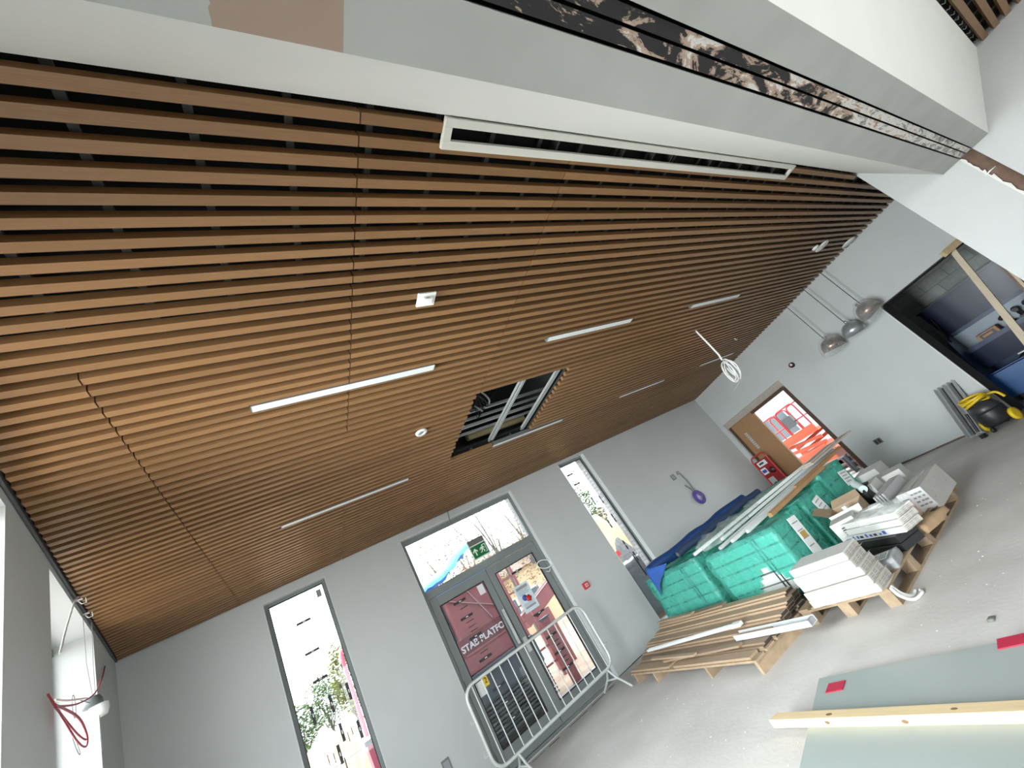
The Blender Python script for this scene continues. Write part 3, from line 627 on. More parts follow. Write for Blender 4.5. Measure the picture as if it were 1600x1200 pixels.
mb.lathe([(0, .002), (.013, .002), (.013, 0)], 12, Matrix.Translation((.062, -.0075, .045)) @ Matrix.Rotation(PI / 2, 4, 'X'))
mb.prism([(.035, .03), (.075, .028), (.095, .0), (.086, -.006), (.07, .012), (.062, -.012), (.085, -.03), (.068, -.062), (.055, -.056), (.068, -.032), (.045, -.018), (.03, -.05), (.0, -.05), (.0, -.038), (.022, -.038), (.034, .008), (.02, .01), (.008, -.012), (-.002, -.006), (.014, .022)], -.0095, -.0071, fy)
obj('running_man', mb, WS, pl)
obj('sign_cable', MB().tube([(-.11, 0, .19), (-.13, .0, .3), (-.22, -.03, .42), (-.24, -.05, .62), (-.20, -.05, .77)], .007, 6), GREYBOX, t)
t = thing('looped_wire', 'thin white wire loop on the right door jamb', 'wire', (3.46, W + .06, 1.85)); obj('wire', MB().torus((0, 0, 0), .12, .009, (.3, 1, 0), 26, 6, .55, 1.2).tube([(.04, -.02, -.11), (.0, -.03, -.14), (-.05, -.03, -.11)], .008, 5), WPLAST, t)

# left window: cables and hanging sensor
d_in = Vector((.985, .174, 0))
def lw(y, z, off): return Vector((LX(y), y, z)) + d_in * off
def tubethru(ps, r, k=6): 
    out = []
    P = [Vector(p) for p in ps]
    for i in range(len(P) - 1):
        p0, p1, p2, p3 = P[max(i - 1, 0)], P[i], P[i + 1], P[min(i + 2, len(P) - 1)]
        for j in range(k):
            u = j / k
            out.append(.5 * ((2 * p1) + (-p0 + p2) * u + (2 * p0 - 5 * p1 + 4 * p2 - p3) * u * u + (-p0 + 3 * p1 - 3 * p2 + p3) * u ** 3))
    out.append(P[-1]); return out
REDC = mat('red_cable', (.33, .03, .05), .45)
t = thing('red_fire_cable', 'dark red cable looped from a nail across the left window', 'cable', (0, 0, 0))
mb = MB().tube(tubethru([lw(5.66, 3.07, .01), lw(5.2, 2.85, .03), lw(4.6, 2.62, .05), lw(3.95, 2.45, .05), lw(3.42, 2.36, .04)], 0), .0055, 6)
for q in (0, .04): mb.tube(tubethru([lw(3.42, 2.36 + q * .3, .04), lw(3.85, 2.28 - q, .05), lw(4.15, 2.27 - q, .05), lw(4.21, 2.305, .05), lw(3.95, 2.37 + q * .2, .05), lw(3.42, 2.37, .04)], 0), .0055, 6)
obj('cable_run', mb, REDC, t); obj('nail', MB().tube([lw(3.39, 2.43, .02), lw(3.39, 2.34, .05)], .005, 6), REDC, t)
t = thing('white_hanging_cable', 'white cable sagging from the slats down the edge of the left window', 'cable', (0, 0, 0))
obj('cable_run', MB().tube(tubethru([lw(4.36, H, .03), lw(4.2, 3.2, .03), lw(3.95, 2.95, .02), lw(3.72, 2.72, .02)], 0), .006, 6).tube(tubethru([lw(3.68, 2.46, .0), lw(3.85, 2.47, .02), lw(4.2, 2.53, .03), lw(4.55, 2.6, .02)], 0), .006, 6), WPLAST, t)
t = thing('hanging_sensor', 'grey and white sensor dangling on thin wires in the left window', 'sensor', tuple(lw(4.78, 2.60, .02)))
obj('sensor_head', MB().lathe([(0, .055), (.04, .045), (.055, .015), (.06, -.02), (.0, -.025)], 20), mat('slate_plastic', (.10, .12, .12), .5), t)
obj('sensor_body', MB().lathe([(.056, -.02), (.058, -.06), (.045, -.10), (.0, -.11)], 20, Matrix.Translation((.02, .04, 0))), WPLAST, t)
obj('sensor_tail', MB().box(-.03, .03, -.012, .012, -.34, -.1), mat('pale_green_card', (.6, .68, .64), .6), t)
obj('suspension_wire', MB().tube([(0, -.08, .66), (-.01, -.04, .3), (0, 0, .05)], .0022, 5).tube([(0.02, .02, .62), (.01, .02, .3), (.01, .02, .05)], .0022, 5).torus((-.02, -.26, -.02), .075, .0028, (1, .2, 0), 20, 5).torus((-.02, -.26, -.26), .075, .0028, (1, .2, .2), 20, 5).tube([(0, -.04, 0), (-.02, -.2, .03)], .0028, 5), GREYBOX, t)

# ------------------------------------------------------------------ crowd barrier
def barrier(loc, rz, label):
    t = thing('crowd_barrier', label, 'barrier', loc, rz)
    L = 2.03; z0 = .27; z1 = 1.11; r = .14; c = []
    for (cx, cz, a0) in ((L / 2 - r, z1 - r, 0), (-L / 2 + r, z1 - r, 90), (-L / 2 + r, z0 + r, 180), (L / 2 - r, z0 + r, 270)):
        for k in range(7):
            a = math.radians(a0 + 15 * k); c.append((cx + r * math.cos(a), 0, cz + r * math.sin(a)))
    obj('tube_frame', MB().tube(c, .019, 10, closed=True), BARR, t)
    bar = None
    for k in range(14):
        x = -L / 2 + .115 + k * (L - .23) / 13
        me = bar or MB().tube([(0, 0, z0 + .008), (0, 0, z1 - .008)], .0075, 8).mesh('upright_bar')
        bar = me; obj('upright_bar', me, BARR, t, (x, 0, 0))
    for x in (-.72, .86):
        obj('foot', MB().tube([(x, .0, z0), (x, -.10, .16), (x, -.34, .015)], .015, 8).tube([(x, .0, z0), (x, .10, .16), (x, .34, .015)], .015, 8).tube([(x, -.12, .14), (x, .12, .14)], .012, 8), BARR, t)
    for z in (.45, .78):
        obj('coupling_hook', MB().tube([(-L / 2, 0, z), (-L / 2 - .06, 0, z), (-L / 2 - .06, 0, z + .03)], .008, 6), BARR, t)
        obj('coupling_hook', MB().torus((L / 2 + .035, 0, z + .06), .03, .006, (0, 0, 1), 14, 6).tube([(L / 2, 0, z), (L / 2 + .03, 0, z + .06)], .006, 6), BARR, t)
    return t
BARR = mat('galvanised_tube', (.66, .69, .67), .45, metal=.25, var=.06)
bar0 = barrier((2.345, 5.98, 0), math.radians(5), 'galvanised crowd control barrier standing across the double door')

# ------------------------------------------------------------------ pallet with oak offcuts
def to_local(o): return o
p1 = thing('offcut_pallet', 'long low timber pallet carrying the oak boards, nearest the window wall', 'pallet', (3.235, 4.55, 0), math.radians(-5))
for i, y in enumerate((-1.13, -.40, .64, 1.12)):
    obj('bearer', B(-.03, .92, y - .018, y + .018, 0, .105), PALLET, p1)
for i in range(6): obj('deck_board', B(-.045 + .17 * i, .085 + .17 * i, -1.17, 1.17, .105, .124), PALLET, p1)
def board(x, y0, y1, z, w, t_, mt, label, ang=0.0, group='oak boards piled on the low pallet'):
    return solo('oak_board', MB().box(-w / 2, w / 2, y0, y1, 0, t_), mt, label, 'board', (x, 4.55, z), math.radians(-5 + ang), group)
OAK2 = mat('oak_offcut_light', (.36, .265, .175), .6, var=.15, scale=2.5, stretch=(25, 1, 25), rnd=.12)
GROOVE = mat('dark_board_end', (.04, .032, .026), .8)
zb0 = .124
def profile_board(x, y0, y1, z, label, w=.15, mt=OAK, ang=0):
    t = thing('oak_board', label, 'board', (x, 4.55, z), math.radians(-5 + ang), 'oak boards piled on the low pallet')
    obj('panel_body', MB().prism([(-w / 2, 0), (-w / 2, .018), (-w / 4, .018), (-w / 4, .034), (w / 2, .034), (w / 2, .0)], y0, y1, lambda u, v, s: Vector((u, s, v))), mt, t)
    obj('dark_end', MB().prism([(-w / 2 + .006, .004), (-w / 2 + .006, .014), (-w / 4 + .006, .016), (-w / 4 + .006, .03), (w / 2 - .006, .03), (w / 2 - .006, .004)], y0 - .002, y0 + .004, lambda u, v, s: Vector((u, s, v))), GROOVE, t, label='dark sawn end')
    return t
P = 'oak boards piled on the low pallet'
# (x, y range, height) rising towards the green stacks
board(3.27, -1.10, .15, zb0, .12, .02, OAK2, 'short pale oak board flat along the near edge of the offcut pallet')
board(3.29, .25, 1.18, zb0, .14, .02, OAK2, 'pale oak board at the far near-side end of the offcut pallet')
profile_board(3.45, -1.16, 1.15, zb0, 'stepped oak board lying second from the pallet edge', .16)
board(3.34, -.86, .40, zb0 + .036, .07, .02, OAK, 'narrow brown batten lying on the near boards', 4)
board(3.31, -.25, .72, zb0 + .058, .05, .018, OAK2, 'thin pale batten on top of the narrow brown batten', -3)
profile_board(3.60, -1.22, 1.28, zb0, 'stepped oak board at the bottom under the white aluminium strip', .15)
profile_board(3.62, -1.18, 1.24, zb0 + .035, 'stepped oak board directly under the white aluminium strip', .15)
for j, (x, n) in enumerate(((3.76, 3), (3.91, 4), (4.06, 5))):
    for i in range(n):
        e = random.uniform(-.05, .05)
        if i == n - 1: lab = ('top stepped oak board of the third row', 'top stepped oak board of the fourth row', 'top stepped oak board of the row next to the green stacks')[j]
        else: lab = 'stepped oak board, layer %s of the %s row of the offcut pile' % (('one', 'two', 'three', 'four')[i], ('third', 'fourth', 'rear')[j])
        profile_board(x, -1.22 + e, 1.30 - .06 * j + e, zb0 + .035 * i, lab, .15, OAK if (i + j) % 2 else OAK2)
board(4.10, -.2, 1.15, zb0 + .178, .10, .02, OAK, 'grey brown board along the rear top of the offcut pile', 3)
board(4.02, .35, 1.20, zb0 + .20, .08, .018, OAK2, 'short board resting on the rear top board', -2)
t = thing('aluminium_strip', 'white aluminium strip lying diagonally across the oak boards', 'metal strip', (3.55, 4.57, zb0 + .112), math.radians(1.7))
obj('strip', MB().prism([(-.02, 0), (.02, 0), (.02, .028), (.016, .028), (.016, .004), (-.016, .004), (-.016, .028), (-.02, .028)], -.75, .85, lambda u, v, s: Vector((u, s, v))), TRIM, t); obj('strip_clip', B(-.03, .03, -.80, -.68, .0, .034), WPLAST, t)
t = thing('aluminium_channel', 'wide white aluminium channel poking past the end of the oak boards', 'metal channel', (3.44, 3.12, zb0 + .04), math.radians(-3))
obj('channel', MB().prism([(-.05, 0), (.05, 0), (.05, .05), (.044, .05), (.044, .005), (-.044, .005), (-.044, .05), (-.05, .05)], -.22, .7, lambda u, v, s: Vector((u, s, v))), ALU, t)
obj('channel_end', B(-.046, .046, -.215, -.19, .004, .045), INKG, t)

# ------------------------------------------------------------------ green wrapped stacks
def film_shell(x0, x1, y0, y1, z0, z1, seed, amp=.018, top=True, tear=None, step=.055):
    vs = {}; mb = MB(); V = []; F = []
    def vid(p):
        k = (round(p[0], 4), round(p[1], 4), round(p[2], 4))
        if k not in vs:
            q = Vector(p); c = Vector(((x0 + x1) / 2, (y0 + y1) / 2, (z0 + z1) / 2)); d = (q - c); d = Vector((d.x / (x1 - x0), d.y / (y1 - y0), d.z / (z1 - z0))).normalized()
            nn = noise.noise(q * 5.5 + Vector((seed * 3.1, 0, 0))) + .6 * noise.noise(q * 13 + Vector((0, seed, 0)))
            k2 = 1.9 if q.z > z1 - .03 else 1.0
            q = q + d * (amp * max(nn + .25, -.15) * k2)
            vs[k] = len(V); V.append(tuple(q))
        return vs[k]
    nx = max(2, round((x1 - x0) / step)); ny = max(2, round((y1 - y0) / step)); nz = max(2, round((z1 - z0) / step))
    X = [x0 + (x1 - x0) * i / nx for i in range(nx + 1)]; Y = [y0 + (y1 - y0) * i / ny for i in range(ny + 1)]; Z = [z0 + (z1 - z0) * i / nz for i in range(nz + 1)]
    for i in range(ny):
        for j in range(nz):
            for x, fl in ((x0, 0), (x1, 1)):
                if tear and x == x0 and tear(Y[i], Z[j]): continue
                q = [vid((x, Y[i], Z[j])), vid((x, Y[i + 1], Z[j])), vid((x, Y[i + 1], Z[j + 1])), vid((x, Y[i], Z[j + 1]))]; F.append(q if fl else q[::-1])
    for i in range(nx):
        for j in range(nz):
            for y, fl in ((y0, 0), (y1, 1)):
                q = [vid((X[i], y, Z[j])), vid((X[i + 1], y, Z[j])), vid((X[i + 1], y, Z[j + 1])), vid((X[i], y, Z[j + 1]))]; F.append(q[::-1] if fl else q)
    for i in range(nx):
        for j in range(ny):
            F.append([vid((X[i], Y[j], z1)), vid((X[i + 1], Y[j], z1)), vid((X[i + 1], Y[j + 1], z1)), vid((X[i], Y[j + 1], z1))])
    mb.add(V, F, True); return mb
LAYER = mat('pale_tile_carton', (.62, .64, .61), .75, var=.05, scale=6, rnd=.05)
STRAP = mat('black_strap', (.02, .03, .03), .5)
def stack(x0, x1, y0, y1, ztop, label, seed, layers=5, tear=None, papers=()):
    t = thing('wrapped_stack', label, 'wrapped stack', ((x0 + x1) / 2, (y0 + y1) / 2, 0), 0, 'stacks of cartons in green stretch film')
    a, b = (x1 - x0) / 2, (y1 - y0) / 2
    for y in (-b + .06, 0, b - .06): obj('pallet_block', B(-a + .02, a - .02, y - .05, y + .05, 0.0, .095), PALLET, t)
    for i in range(5): obj('pallet_board', B(-a + .01, a - .01, -b + .02 + i * (2 * b - .13) / 4, -b + .11 + i * (2 * b - .13) / 4, .095, .115), PALLET, t)
    h = (ztop - .03 - .118) / layers
    for i in range(layers):
        o = obj('carton_layer', B(-a + .036, a - .036, -b + .036, b - .036, 0, h - .018), LAYER, t, (random.uniform(-.006, .006), random.uniform(-.006, .006), .118 + h * i), bevel=.004)
    for y in (-b * .45, -b * .36): obj('strap', MB().box(-a + .026, -a + .030, y - .008, y + .008, .118, ztop - .04).box(-a + .03, a - .03, y - .008, y + .008, ztop - .047, ztop - .044), STRAP, t)
    obj('stretch_film', film_shell(-a, a, -b, b, .10, ztop, seed, tear=tear), FILM, t)
    for (u, z, w, hgt, ang) in papers:
        o = obj('paper_label', B(-w / 2, w / 2, -.004, 0, -hgt / 2, hgt / 2), PAPER, t, (u, -b - .022, z)); o.rotation_euler = (0, ang, 0)
        pr = MB()
        for q in range(4): pr.box(-w * .35, w * (.35 - .1 * (q % 2)), -.006, -.004, hgt * (.35 - .2 * q) - .006, hgt * (.35 - .2 * q) + .006)
        obj('print', pr, INKG, o, kind='stuff')
        if hgt > .3: obj('print', B(-w * .3, w * .3, -.0065, -.0041, -.02, .05), mat('ochre_ink', (.50, .32, .08), .6), o)
    return t
def tearB(y, z): return .13 < z < .42 and -.42 < y < .10 and (z - .13) < .30 - abs(y + .16) * .95
stack(4.40, 5.08, 3.37, 4.51, .77, 'torn green-wrapped stack at the corner facing the camera, white cartons showing', 1, 5, tearB, ((.03, .50, .17, .44, .1),))
stack(5.16, 5.84, 3.38, 4.50, .78, 'green-wrapped stack in the front row behind the white label cartons, second from the corner', 2, 5, None, ((-.05, .56, .18, .26, -.1),))
stack(5.92, 6.58, 3.40, 4.50, .82, 'green-wrapped stack at the end of the front row by the doorway', 3, 5, None, ((.14, .60, .20, .20, .15),))
stack(4.42, 5.10, 4.66, 5.84, .82, 'green-wrapped stack under the near end of the blue roll beside the slot window', 4, 5)
stack(5.18, 5.86, 4.66, 5.84, .82, 'green-wrapped stack in the rear row under the middle of the blue roll', 5, 5)
stack(5.94, 6.62, 4.66, 5.84, .86, 'green-wrapped stack in the rear row nearest the far wall', 6, 5)
stack(6.80, 7.45, 4.2, 5.3, .86, 'green-wrapped stack standing alone behind the rest, by the doorway', 8, 5)

# rolls and trims on top of the stacks
def roll(name, a, b, r, mt, core, label, cat='roll', flap=None):
    t = thing(name, label, cat, a); a = Vector(a); b = Vector(b); d = b - a
    pts = [d * (i / 14) for i in range(15)]
    obj('rolled_sheet', MB().tube([p + Vector((0, 0, .012 * math.sin(i * 1.3))) for i, p in enumerate(pts)], [r * (1 + .05 * math.sin(i * 2.1)) for i in range(15)], 18), mt, t)
    obj('core_tube', MB().lathe([(r * .30, 0), (r * .46, 0), (r * .46, -.012), (r * .30, -.012), (r * .30, 0)], 16, d.to_track_quat('Z', 'Y').to_matrix().to_4x4()).tube([d.normalized() * -.004, d.normalized() * .01], r * .6, 14), core, t)
    return t
rb = roll('blue_sheet_roll', (4.42, 5.60, .925), (6.55, 5.02, .985), .082, NAVY, GREYBOX, 'long dark blue sheet roll lying on the green stacks')
n_ = 10; vs = []; fs = []
for i in range(n_ + 1):
    for j in range(n_ + 1):
        u, v = i / n_, j / n_
        vs.append((-.03 - .04 * v + .025 * math.sin(3 * u + 2 * v) * v, -.03 + .02 * u * v - .50 * u * (1 - v * .55) + .06, .05 - .40 * v * (1 - .55 * u) - .05 * u))
for i in range(n_):
    for j in range(n_): fs.append((i * (n_ + 1) + j, (i + 1) * (n_ + 1) + j, (i + 1) * (n_ + 1) + j + 1, i * (n_ + 1) + j + 1))
fl = obj('loose_flap', MB().add(vs, fs, True), BLUES, rb, label='loose bright blue flap hanging from the roll end')
so = fl.modifiers.new('thickness', 'SOLIDIFY'); so.thickness = .003
roll('navy_roll', (4.75, 5.22, .915), (6.6, 4.74, .965), .055, mat('dark_navy_film', (.03, .05, .10), .4), GREYBOX, 'dark navy roll lying beside the blue roll on the green stacks')
roll('pink_roll', (5.2, 5.78, .90), (7.0, 5.62, .93), .06, mat('pink_foam', (.52, .25, .22), .6, var=.1), CARD, 'pink foam roll lying behind the blue roll')
cl = thing('clear_film_heap', 'crumpled clear plastic film heaped over the rear green stacks', 'plastic film', (5.5, 4.4, .86))
obj('film', film_shell(-.95, 1.1, -.25, .25, -.02, .05, 21, .045, step=.07), CLEAR, cl)
def trim(a, b, w, h, mt, label, name='white_trim', cat='trim strip', g='white trims bundled across the green stacks'):
    a = Vector(a); b = Vector(b)
    t = thing(name, label, cat, a, 0, g); obj('strip', MB().bar((0, 0, 0), b - a, w, h), mt, t); obj('strip_lip', MB().bar((0, 0, h * .5), (b - a) + Vector((0, 0, h * .5)), w * .3, h * .5), mt, t)
trim((4.42, 4.60, .86), (7.05, 3.62, .98), .045, .03, TRIM, 'topmost long white trim, running from the gap of the stacks to the doorway')
trim((4.75, 4.35, .83), (7.05, 3.58, .95), .05, .025, TRIM, 'white trim just below the topmost one')
trim((4.40, 4.14, .80), (7.0, 3.54, .92), .055, .03, ALU, 'grey white trim in the middle of the bundle')
trim((4.48, 3.98, .80), (6.98, 3.50, .90), .06, .03, TRIM, 'white trim second from the timber batten')
trim((4.62, 3.82, .80), (6.96, 3.47, .90), .05, .03, TRIM, 'white trim against the timber batten')
trim((4.82, 3.56, .82), (6.2, 3.42, .865), .06, .045, mat('brown_batten', (.36, .21, .10), .6, var=.12, scale=3), 'brown timber batten along the front edge of the trims, lower length', 'timber_batten', 'batten', None)
trim((5.55, 3.52, .87), (6.95, 3.42, .90), .05, .04, mat('brown_batten', (.36, .21, .10)), 'brown timber batten along the front edge of the trims, upper length', 'timber_batten', 'batten', None)
s = solo('grey_board_end', MB().bar((6.2, 3.56, .96), (7.25, 3.36, 1.0), .20, .025).bar((6.2, 3.56, .985), (6.9, 3.45, 1.01), .16, .02), mat('grey_brown_board', (.40, .35, .30), .7, var=.1), 'grey brown board end resting on the trims in front of the doorway', 'board')
# ------------------------------------------------------------------ second pallet with its goods
p2 = thing('goods_pallet', 'timber pallet under the white cartons and label boxes', 'pallet', (3.82, 2.43, 0), math.radians(0))
PL, PW = 2.18, .86
for y in (0.0, .38, .76):
    for x in (.0, .52, 1.04, 1.56, 2.08): obj('pallet_block', B(x, x + .1, y, y + .1, .02, .105), PALLET, p2)
    obj('runner', B(0, PL, y, y + .1, 0, .02), PALLET, p2)
for x in (0, .52, 1.04, 1.56, 2.08): obj('stringer_board', B(x, x + .1, 0, PW, .105, .124), PALLET, p2)
for y in (0, .15, .30, .46, .62, .76): obj('deck_board', B(-.01, PL + .01, y, y + .1, .124, .143), PALLET, p2)
obj('white_strap', MB().tube(tubethru([(.0, -.02, .13), (-.04, -.06, .08), (.0, -.10, .02), (.10, -.13, .012), (.16, -.10, .012)], 0), .012, 6).tube(tubethru([(.04, -.01, .13), (.02, -.05, .07), (.09, -.06, .015), (.17, -.06, .012)], 0), .012, 6), WPLAST, p2)
def wbox(x, y0, y1, z, w, h, label, mt=BOARDW, endp=True, group='long white cartons on the goods pallet', rz=0, prt=True):
    t = thing('long_carton', label, 'carton', (x, (y0 + y1) / 2, z), rz, group); L = (y1 - y0) / 2
    obj('carton_body', B(-w / 2, w / 2, -L, L, 0, h), mt, t, bevel=.003)
    if endp:
        obj('end_flap', MB().add([(-w / 2 + .004, -L - .001, .004), (w / 2 - .004, -L - .001, .004), (w / 2 - .02, -L - .05, .02), (-w / 2 + .02, -L - .045, .01)], [(0, 1, 2, 3)]).box(-w / 2 + .008, w / 2 - .008, -L - .003, -L + .001, .008, h - .008), mat('carton_end', (.50, .47, .41), .8), t)
        pr = MB()
        for q in range(3):
            for r in range(3): pr.box(-w * .38 + r * w * .26, -w * .2 + r * w * .26, -L - .005, -L - .003, h * (.2 + .24 * q), h * (.30 + .24 * q))
        obj('print', pr, INKG, t)
    return t
n5 = ('bottom', 'second', 'third', 'fourth', 'top')
for i in range(5):
    dx = (0, .0, .012, -.008, .01)[i]
    wbox(3.91 + dx, 2.45 + .01 * i, 3.09 - .01 * i, .143 + .0675 * i + (.006 if i > 1 else 0), .28, .065, '%s long white carton of the five-high stack at the near pallet corner' % n5[i], mat('cream_carton', (.58, .585, .52), .6, var=.03) if i < 2 else BOARDW)
for i in range(2): wbox(4.70 + .02 * i, 2.36, 2.98, .145 + .067 * i, .24, .065, '%s long black carton beside the white carton stack' % ('lower', 'upper')[i], mat('black_carton', (.02, .02, .022), .35), False, 'black cartons on the goods pallet', math.radians(-25))
for i in range(3):
    t = wbox(4.73 + .012 * i, 2.24 - .01 * i, 3.02 - .02 * i, .281 + .058 * i, .22, .055, '%s long white carton resting on the black cartons' % ('lowest', 'middle', 'topmost')[i], rz=math.radians(-25))
    if i == 0:
        for q in range(9): obj('print', B(-.1125, -.1108, .30 - q * .06, .30 - q * .06 + random.uniform(.015, .045), .018, random.uniform(.034, .05)), INKB if q % 3 else INK, t)
t = thing('plastic_edge_wrap', 'torn clear wrap bunched on the topmost white carton', 'plastic film', (4.62, 2.36, .46)); obj('film', film_shell(-.14, .14, -.12, .22, -.02, .035, 31, .03, step=.04), CLEAR, t)
t = thing('foil_pack', 'grey plastic pack with printed sheets beside the pallet rail', 'packet', (4.25, 2.50, .143), .15)
obj('pack_body', film_shell(-.11, .16, -.06, .30, 0, .075, 33, .012, step=.04), mat('grey_poly', (.34, .35, .36), .35, var=.15, scale=10), t); obj('label_sheet', B(-.06, .10, -.01, .12, .080, .084), PAPER, t)
pr = MB()
for q in range(5): pr.box(-.05, .07 - .02 * (q % 2), .0 + .022 * q, .008 + .022 * q, .084, .0855)
obj('print', pr, INKG, t)
for i in range(3): solo('metal_angle', MB().prism([(-.02, 0), (.02, 0), (.02, .004), (-.016, .004), (-.016, .03), (-.02, .03)], -.38, .38, lambda u, v, s: Vector((u, s, v))), GALV, ('grey metal angle lying nearest the white carton stack', 'grey metal angle lying between two others on the pallet', 'grey metal angle lying against the black carton')[i], 'metal angle', (4.18 + .05 * i, 3.0, .143), -.12 - .03 * i, 'metal angles on the goods pallet')

def carton_box(name, loc, sx, sy, sz, rz, label, mt=BOARDW, open_=False, labelside=None, cat='box', group=None):
    t = thing(name, label, cat, loc, rz, group)
    if open_:
        w = .006
        obj('carton_body', MB().box(-sx / 2, sx / 2, -sy / 2, -sy / 2 + w, 0, sz).box(-sx / 2, sx / 2, sy / 2 - w, sy / 2, 0, sz).box(-sx / 2, -sx / 2 + w, -sy / 2, sy / 2, 0, sz).box(sx / 2 - w, sx / 2, -sy / 2, sy / 2, 0, sz).box(-sx / 2, sx / 2, -sy / 2, sy / 2, 0, w), mt, t)
        obj('flap', MB().bar((-sx / 2, sy / 2, sz), (-sx / 2, sy / 2, sz), .01, .01) if False else MB().add([(-sx / 2, sy / 2, sz), (sx / 2, sy / 2, sz), (sx / 2 - .02, sy / 2 + .13, sz + .10), (-sx / 2 + .02, sy / 2 + .13, sz + .10)], [(0, 1, 2, 3)]), mt, t)
        obj('flap', MB().add([(sx / 2, -sy / 2, sz), (sx / 2, sy / 2, sz), (sx / 2 + .13, sy / 2 - .02, sz + .06), (sx / 2 + .13, -sy / 2 + .02, sz + .06)], [(0, 1, 2, 3)]), mt, t)
        obj('flap', MB().add([(-sx / 2, -sy / 2, sz), (-sx / 2, sy / 2, sz), (-sx / 2 - .06, sy / 2 - .02, sz - .12), (-sx / 2 - .06, -sy / 2 + .02, sz - .12)], [(0, 3, 2, 1)]), BOARDW, t, label='white printed side flap hanging down')
    else: obj('carton_body', B(-sx / 2, sx / 2, -sy / 2, sy / 2, 0, sz), mt, t, bevel=.004)
    return t
c = carton_box('label_carton', (4.93, 2.98, .143), .24, .24, .34, .35, 'white printed carton with blue marks beside the open brown carton')
pr = MB()
for q in range(4):
    for r in range(3): pr.box(-.152, -.150, -.10 + .05 * r, -.065 + .05 * r, .27 - .022 * q, .282 - .022 * q)
obj('print', pr, INK, c); obj('print', MB().box(-.153, -.150, .03, .10, .15, .17).box(-.12, -.02, -.133, -.130, .2, .23), INKB, c)
pr = MB()
for q in range(5): pr.box(-.1525, -.150, -.09 + .012 * q, .0 + .012 * q, .12 - .02 * q, .128 - .02 * q)
obj('print', pr, INKG, c)
c = carton_box('open_carton', (5.28, 3.05, .143), .36, .34, .36, .30, 'open brown carton with a blue and white tub inside', CARD, True)
t = thing('sealant_tub', 'blue and white tub inside the open brown carton', 'tub', (5.22, 3.03, .152)); obj('tub_body', MB().lathe([(0, 0), (.06, 0), (.065, .26), (.03, .30), (.025, .37), (0, .37)], 18), WPLAST, t); obj('tub_band', MB().lathe([(.0655, .1), (.0675, .1), (.0675, .24), (.0655, .24)], 18), INKB, t)
t = carton_box('white_slim_carton', (5.08, 2.74, .143), .10, .22, .30, .35, 'slim white carton with a dark logo block against the open carton'); obj('print', MB().box(-.0515, -.050, -.08, -.03, .17, .21).box(-.03, .03, -.1115, -.110, .15, .2), INK, t)
PINK = mat('pinkish_carton', (.52, .36, .30), .7, rnd=.08)
for i in range(3): carton_box('pink_carton', ((5.07, 5.20, 5.21)[i], (2.56, 2.70, 2.53)[i], .143), .12, .13, (.17, .19, .16)[i], .1, ('small pinkish carton nearest the white cartons', 'small pinkish carton in the middle of three', 'small brown pink carton against the printed packs')[i], PINK, cat='carton', group='pinkish cartons on the goods pallet')
for i in range(4): solo('grey_tile_sheet', B(-.30, .30, -.010, .010, 0, .30), mat('grey_tile', (.42, .43, .43), .4, rnd=.1), ('first grey tile standing beside the pink cartons', 'second grey tile standing beside the pink cartons', 'third grey tile standing beside the pink cartons', 'grey tile standing against the printed packs')[i], 'tile', (5.70, 2.80 - .032 * i, .143), 0, 'grey tiles on edge on the goods pallet')
TP = mat('tile_pack_card', (.46, .45, .42), .7, var=.06, rnd=.06)
for i in range(5):
    t = thing('tile_pack', ('printed tile pack with the big barcode label, foremost of its row', 'second printed tile pack from the barcode label', 'third printed tile pack from the barcode label', 'fourth printed tile pack from the barcode label', 'rearmost printed tile pack next to the grey tiles')[i], 'tile pack', (5.63, 2.36 + .062 * i, .143), random.uniform(-.02, .02), 'tile packs on edge at the pallet end')
    hh = (.25, .24, .25, .235, .22)[i]
    obj('pack_body', B(-.36 + .01 * i, .36 - .02 * i, -.028, .028, 0, hh), TP, t, bevel=.003)
    pr = MB()
    for q in range(4): pr.box(-.24 + .15 * q, -.225 + .15 * q, -.0292, -.028, .09 + .05 * (q % 3), .102 + .05 * (q % 3))
    obj('print', pr, INKG, t)
    for q in range(3): obj('print', B(-.3615 + .01 * i, -.3602 + .01 * i, -.02, .02, .06 + .07 * q, .085 + .07 * q), INKG, t)
t = thing('barcode_sheet', 'large white printed label sheet with a dark barcode on the tile packs', 'label', (5.262, 2.44, .16), 0)
obj('sheet', B(-.002, .0, -.13, .11, .0, .24), PAPER, t)
mb = MB()
for q in range(12): mb.box(-.0035, -.002, .03 + .0055 * q, .033 + .0055 * q + (.0015 if q % 3 else 0), .05, .18)
obj('barcode', mb, INK, t)
mb = MB()
for q in range(4):
    for r in range(3): mb.box(-.0035, -.002, -.11 + .04 * r, -.08 + .04 * r + random.uniform(-.01, .005), .19 - .04 * q, .206 - .04 * q)
obj('print', mb, INKG, t)
c = carton_box('white_carton', (5.98, 3.08, .143), .28, .26, .36, .08, 'white carton at the back of the goods pallet by the green film'); obj('print', MB().box(-.1415, -.140, -.06, .02, .16, .19), INKG, c)
carton_box('grey_carton', (6.40, 2.98, 0), .30, .36, .45, .2, 'pale grey carton standing on the floor behind the pallet', mat('grey_carton', (.50, .50, .47), .7))
carton_box('ochre_carton', (6.40, 2.62, 0), .16, .14, .20, .4, 'small ochre carton on the floor behind the tile packs', mat('ochre_card', (.36, .20, .07), .75))
carton_box('pale_carton', (6.9, 3.35, 0), .4, .3, .5, .1, 'pale carton on the floor between the green stack and the far wall', mat('pale_card', (.56, .56, .54), .7))
t = thing('tool_bag', 'black tool bag with a pale cap on the goods pallet', 'bag', (5.80, 3.08, .143), .2)
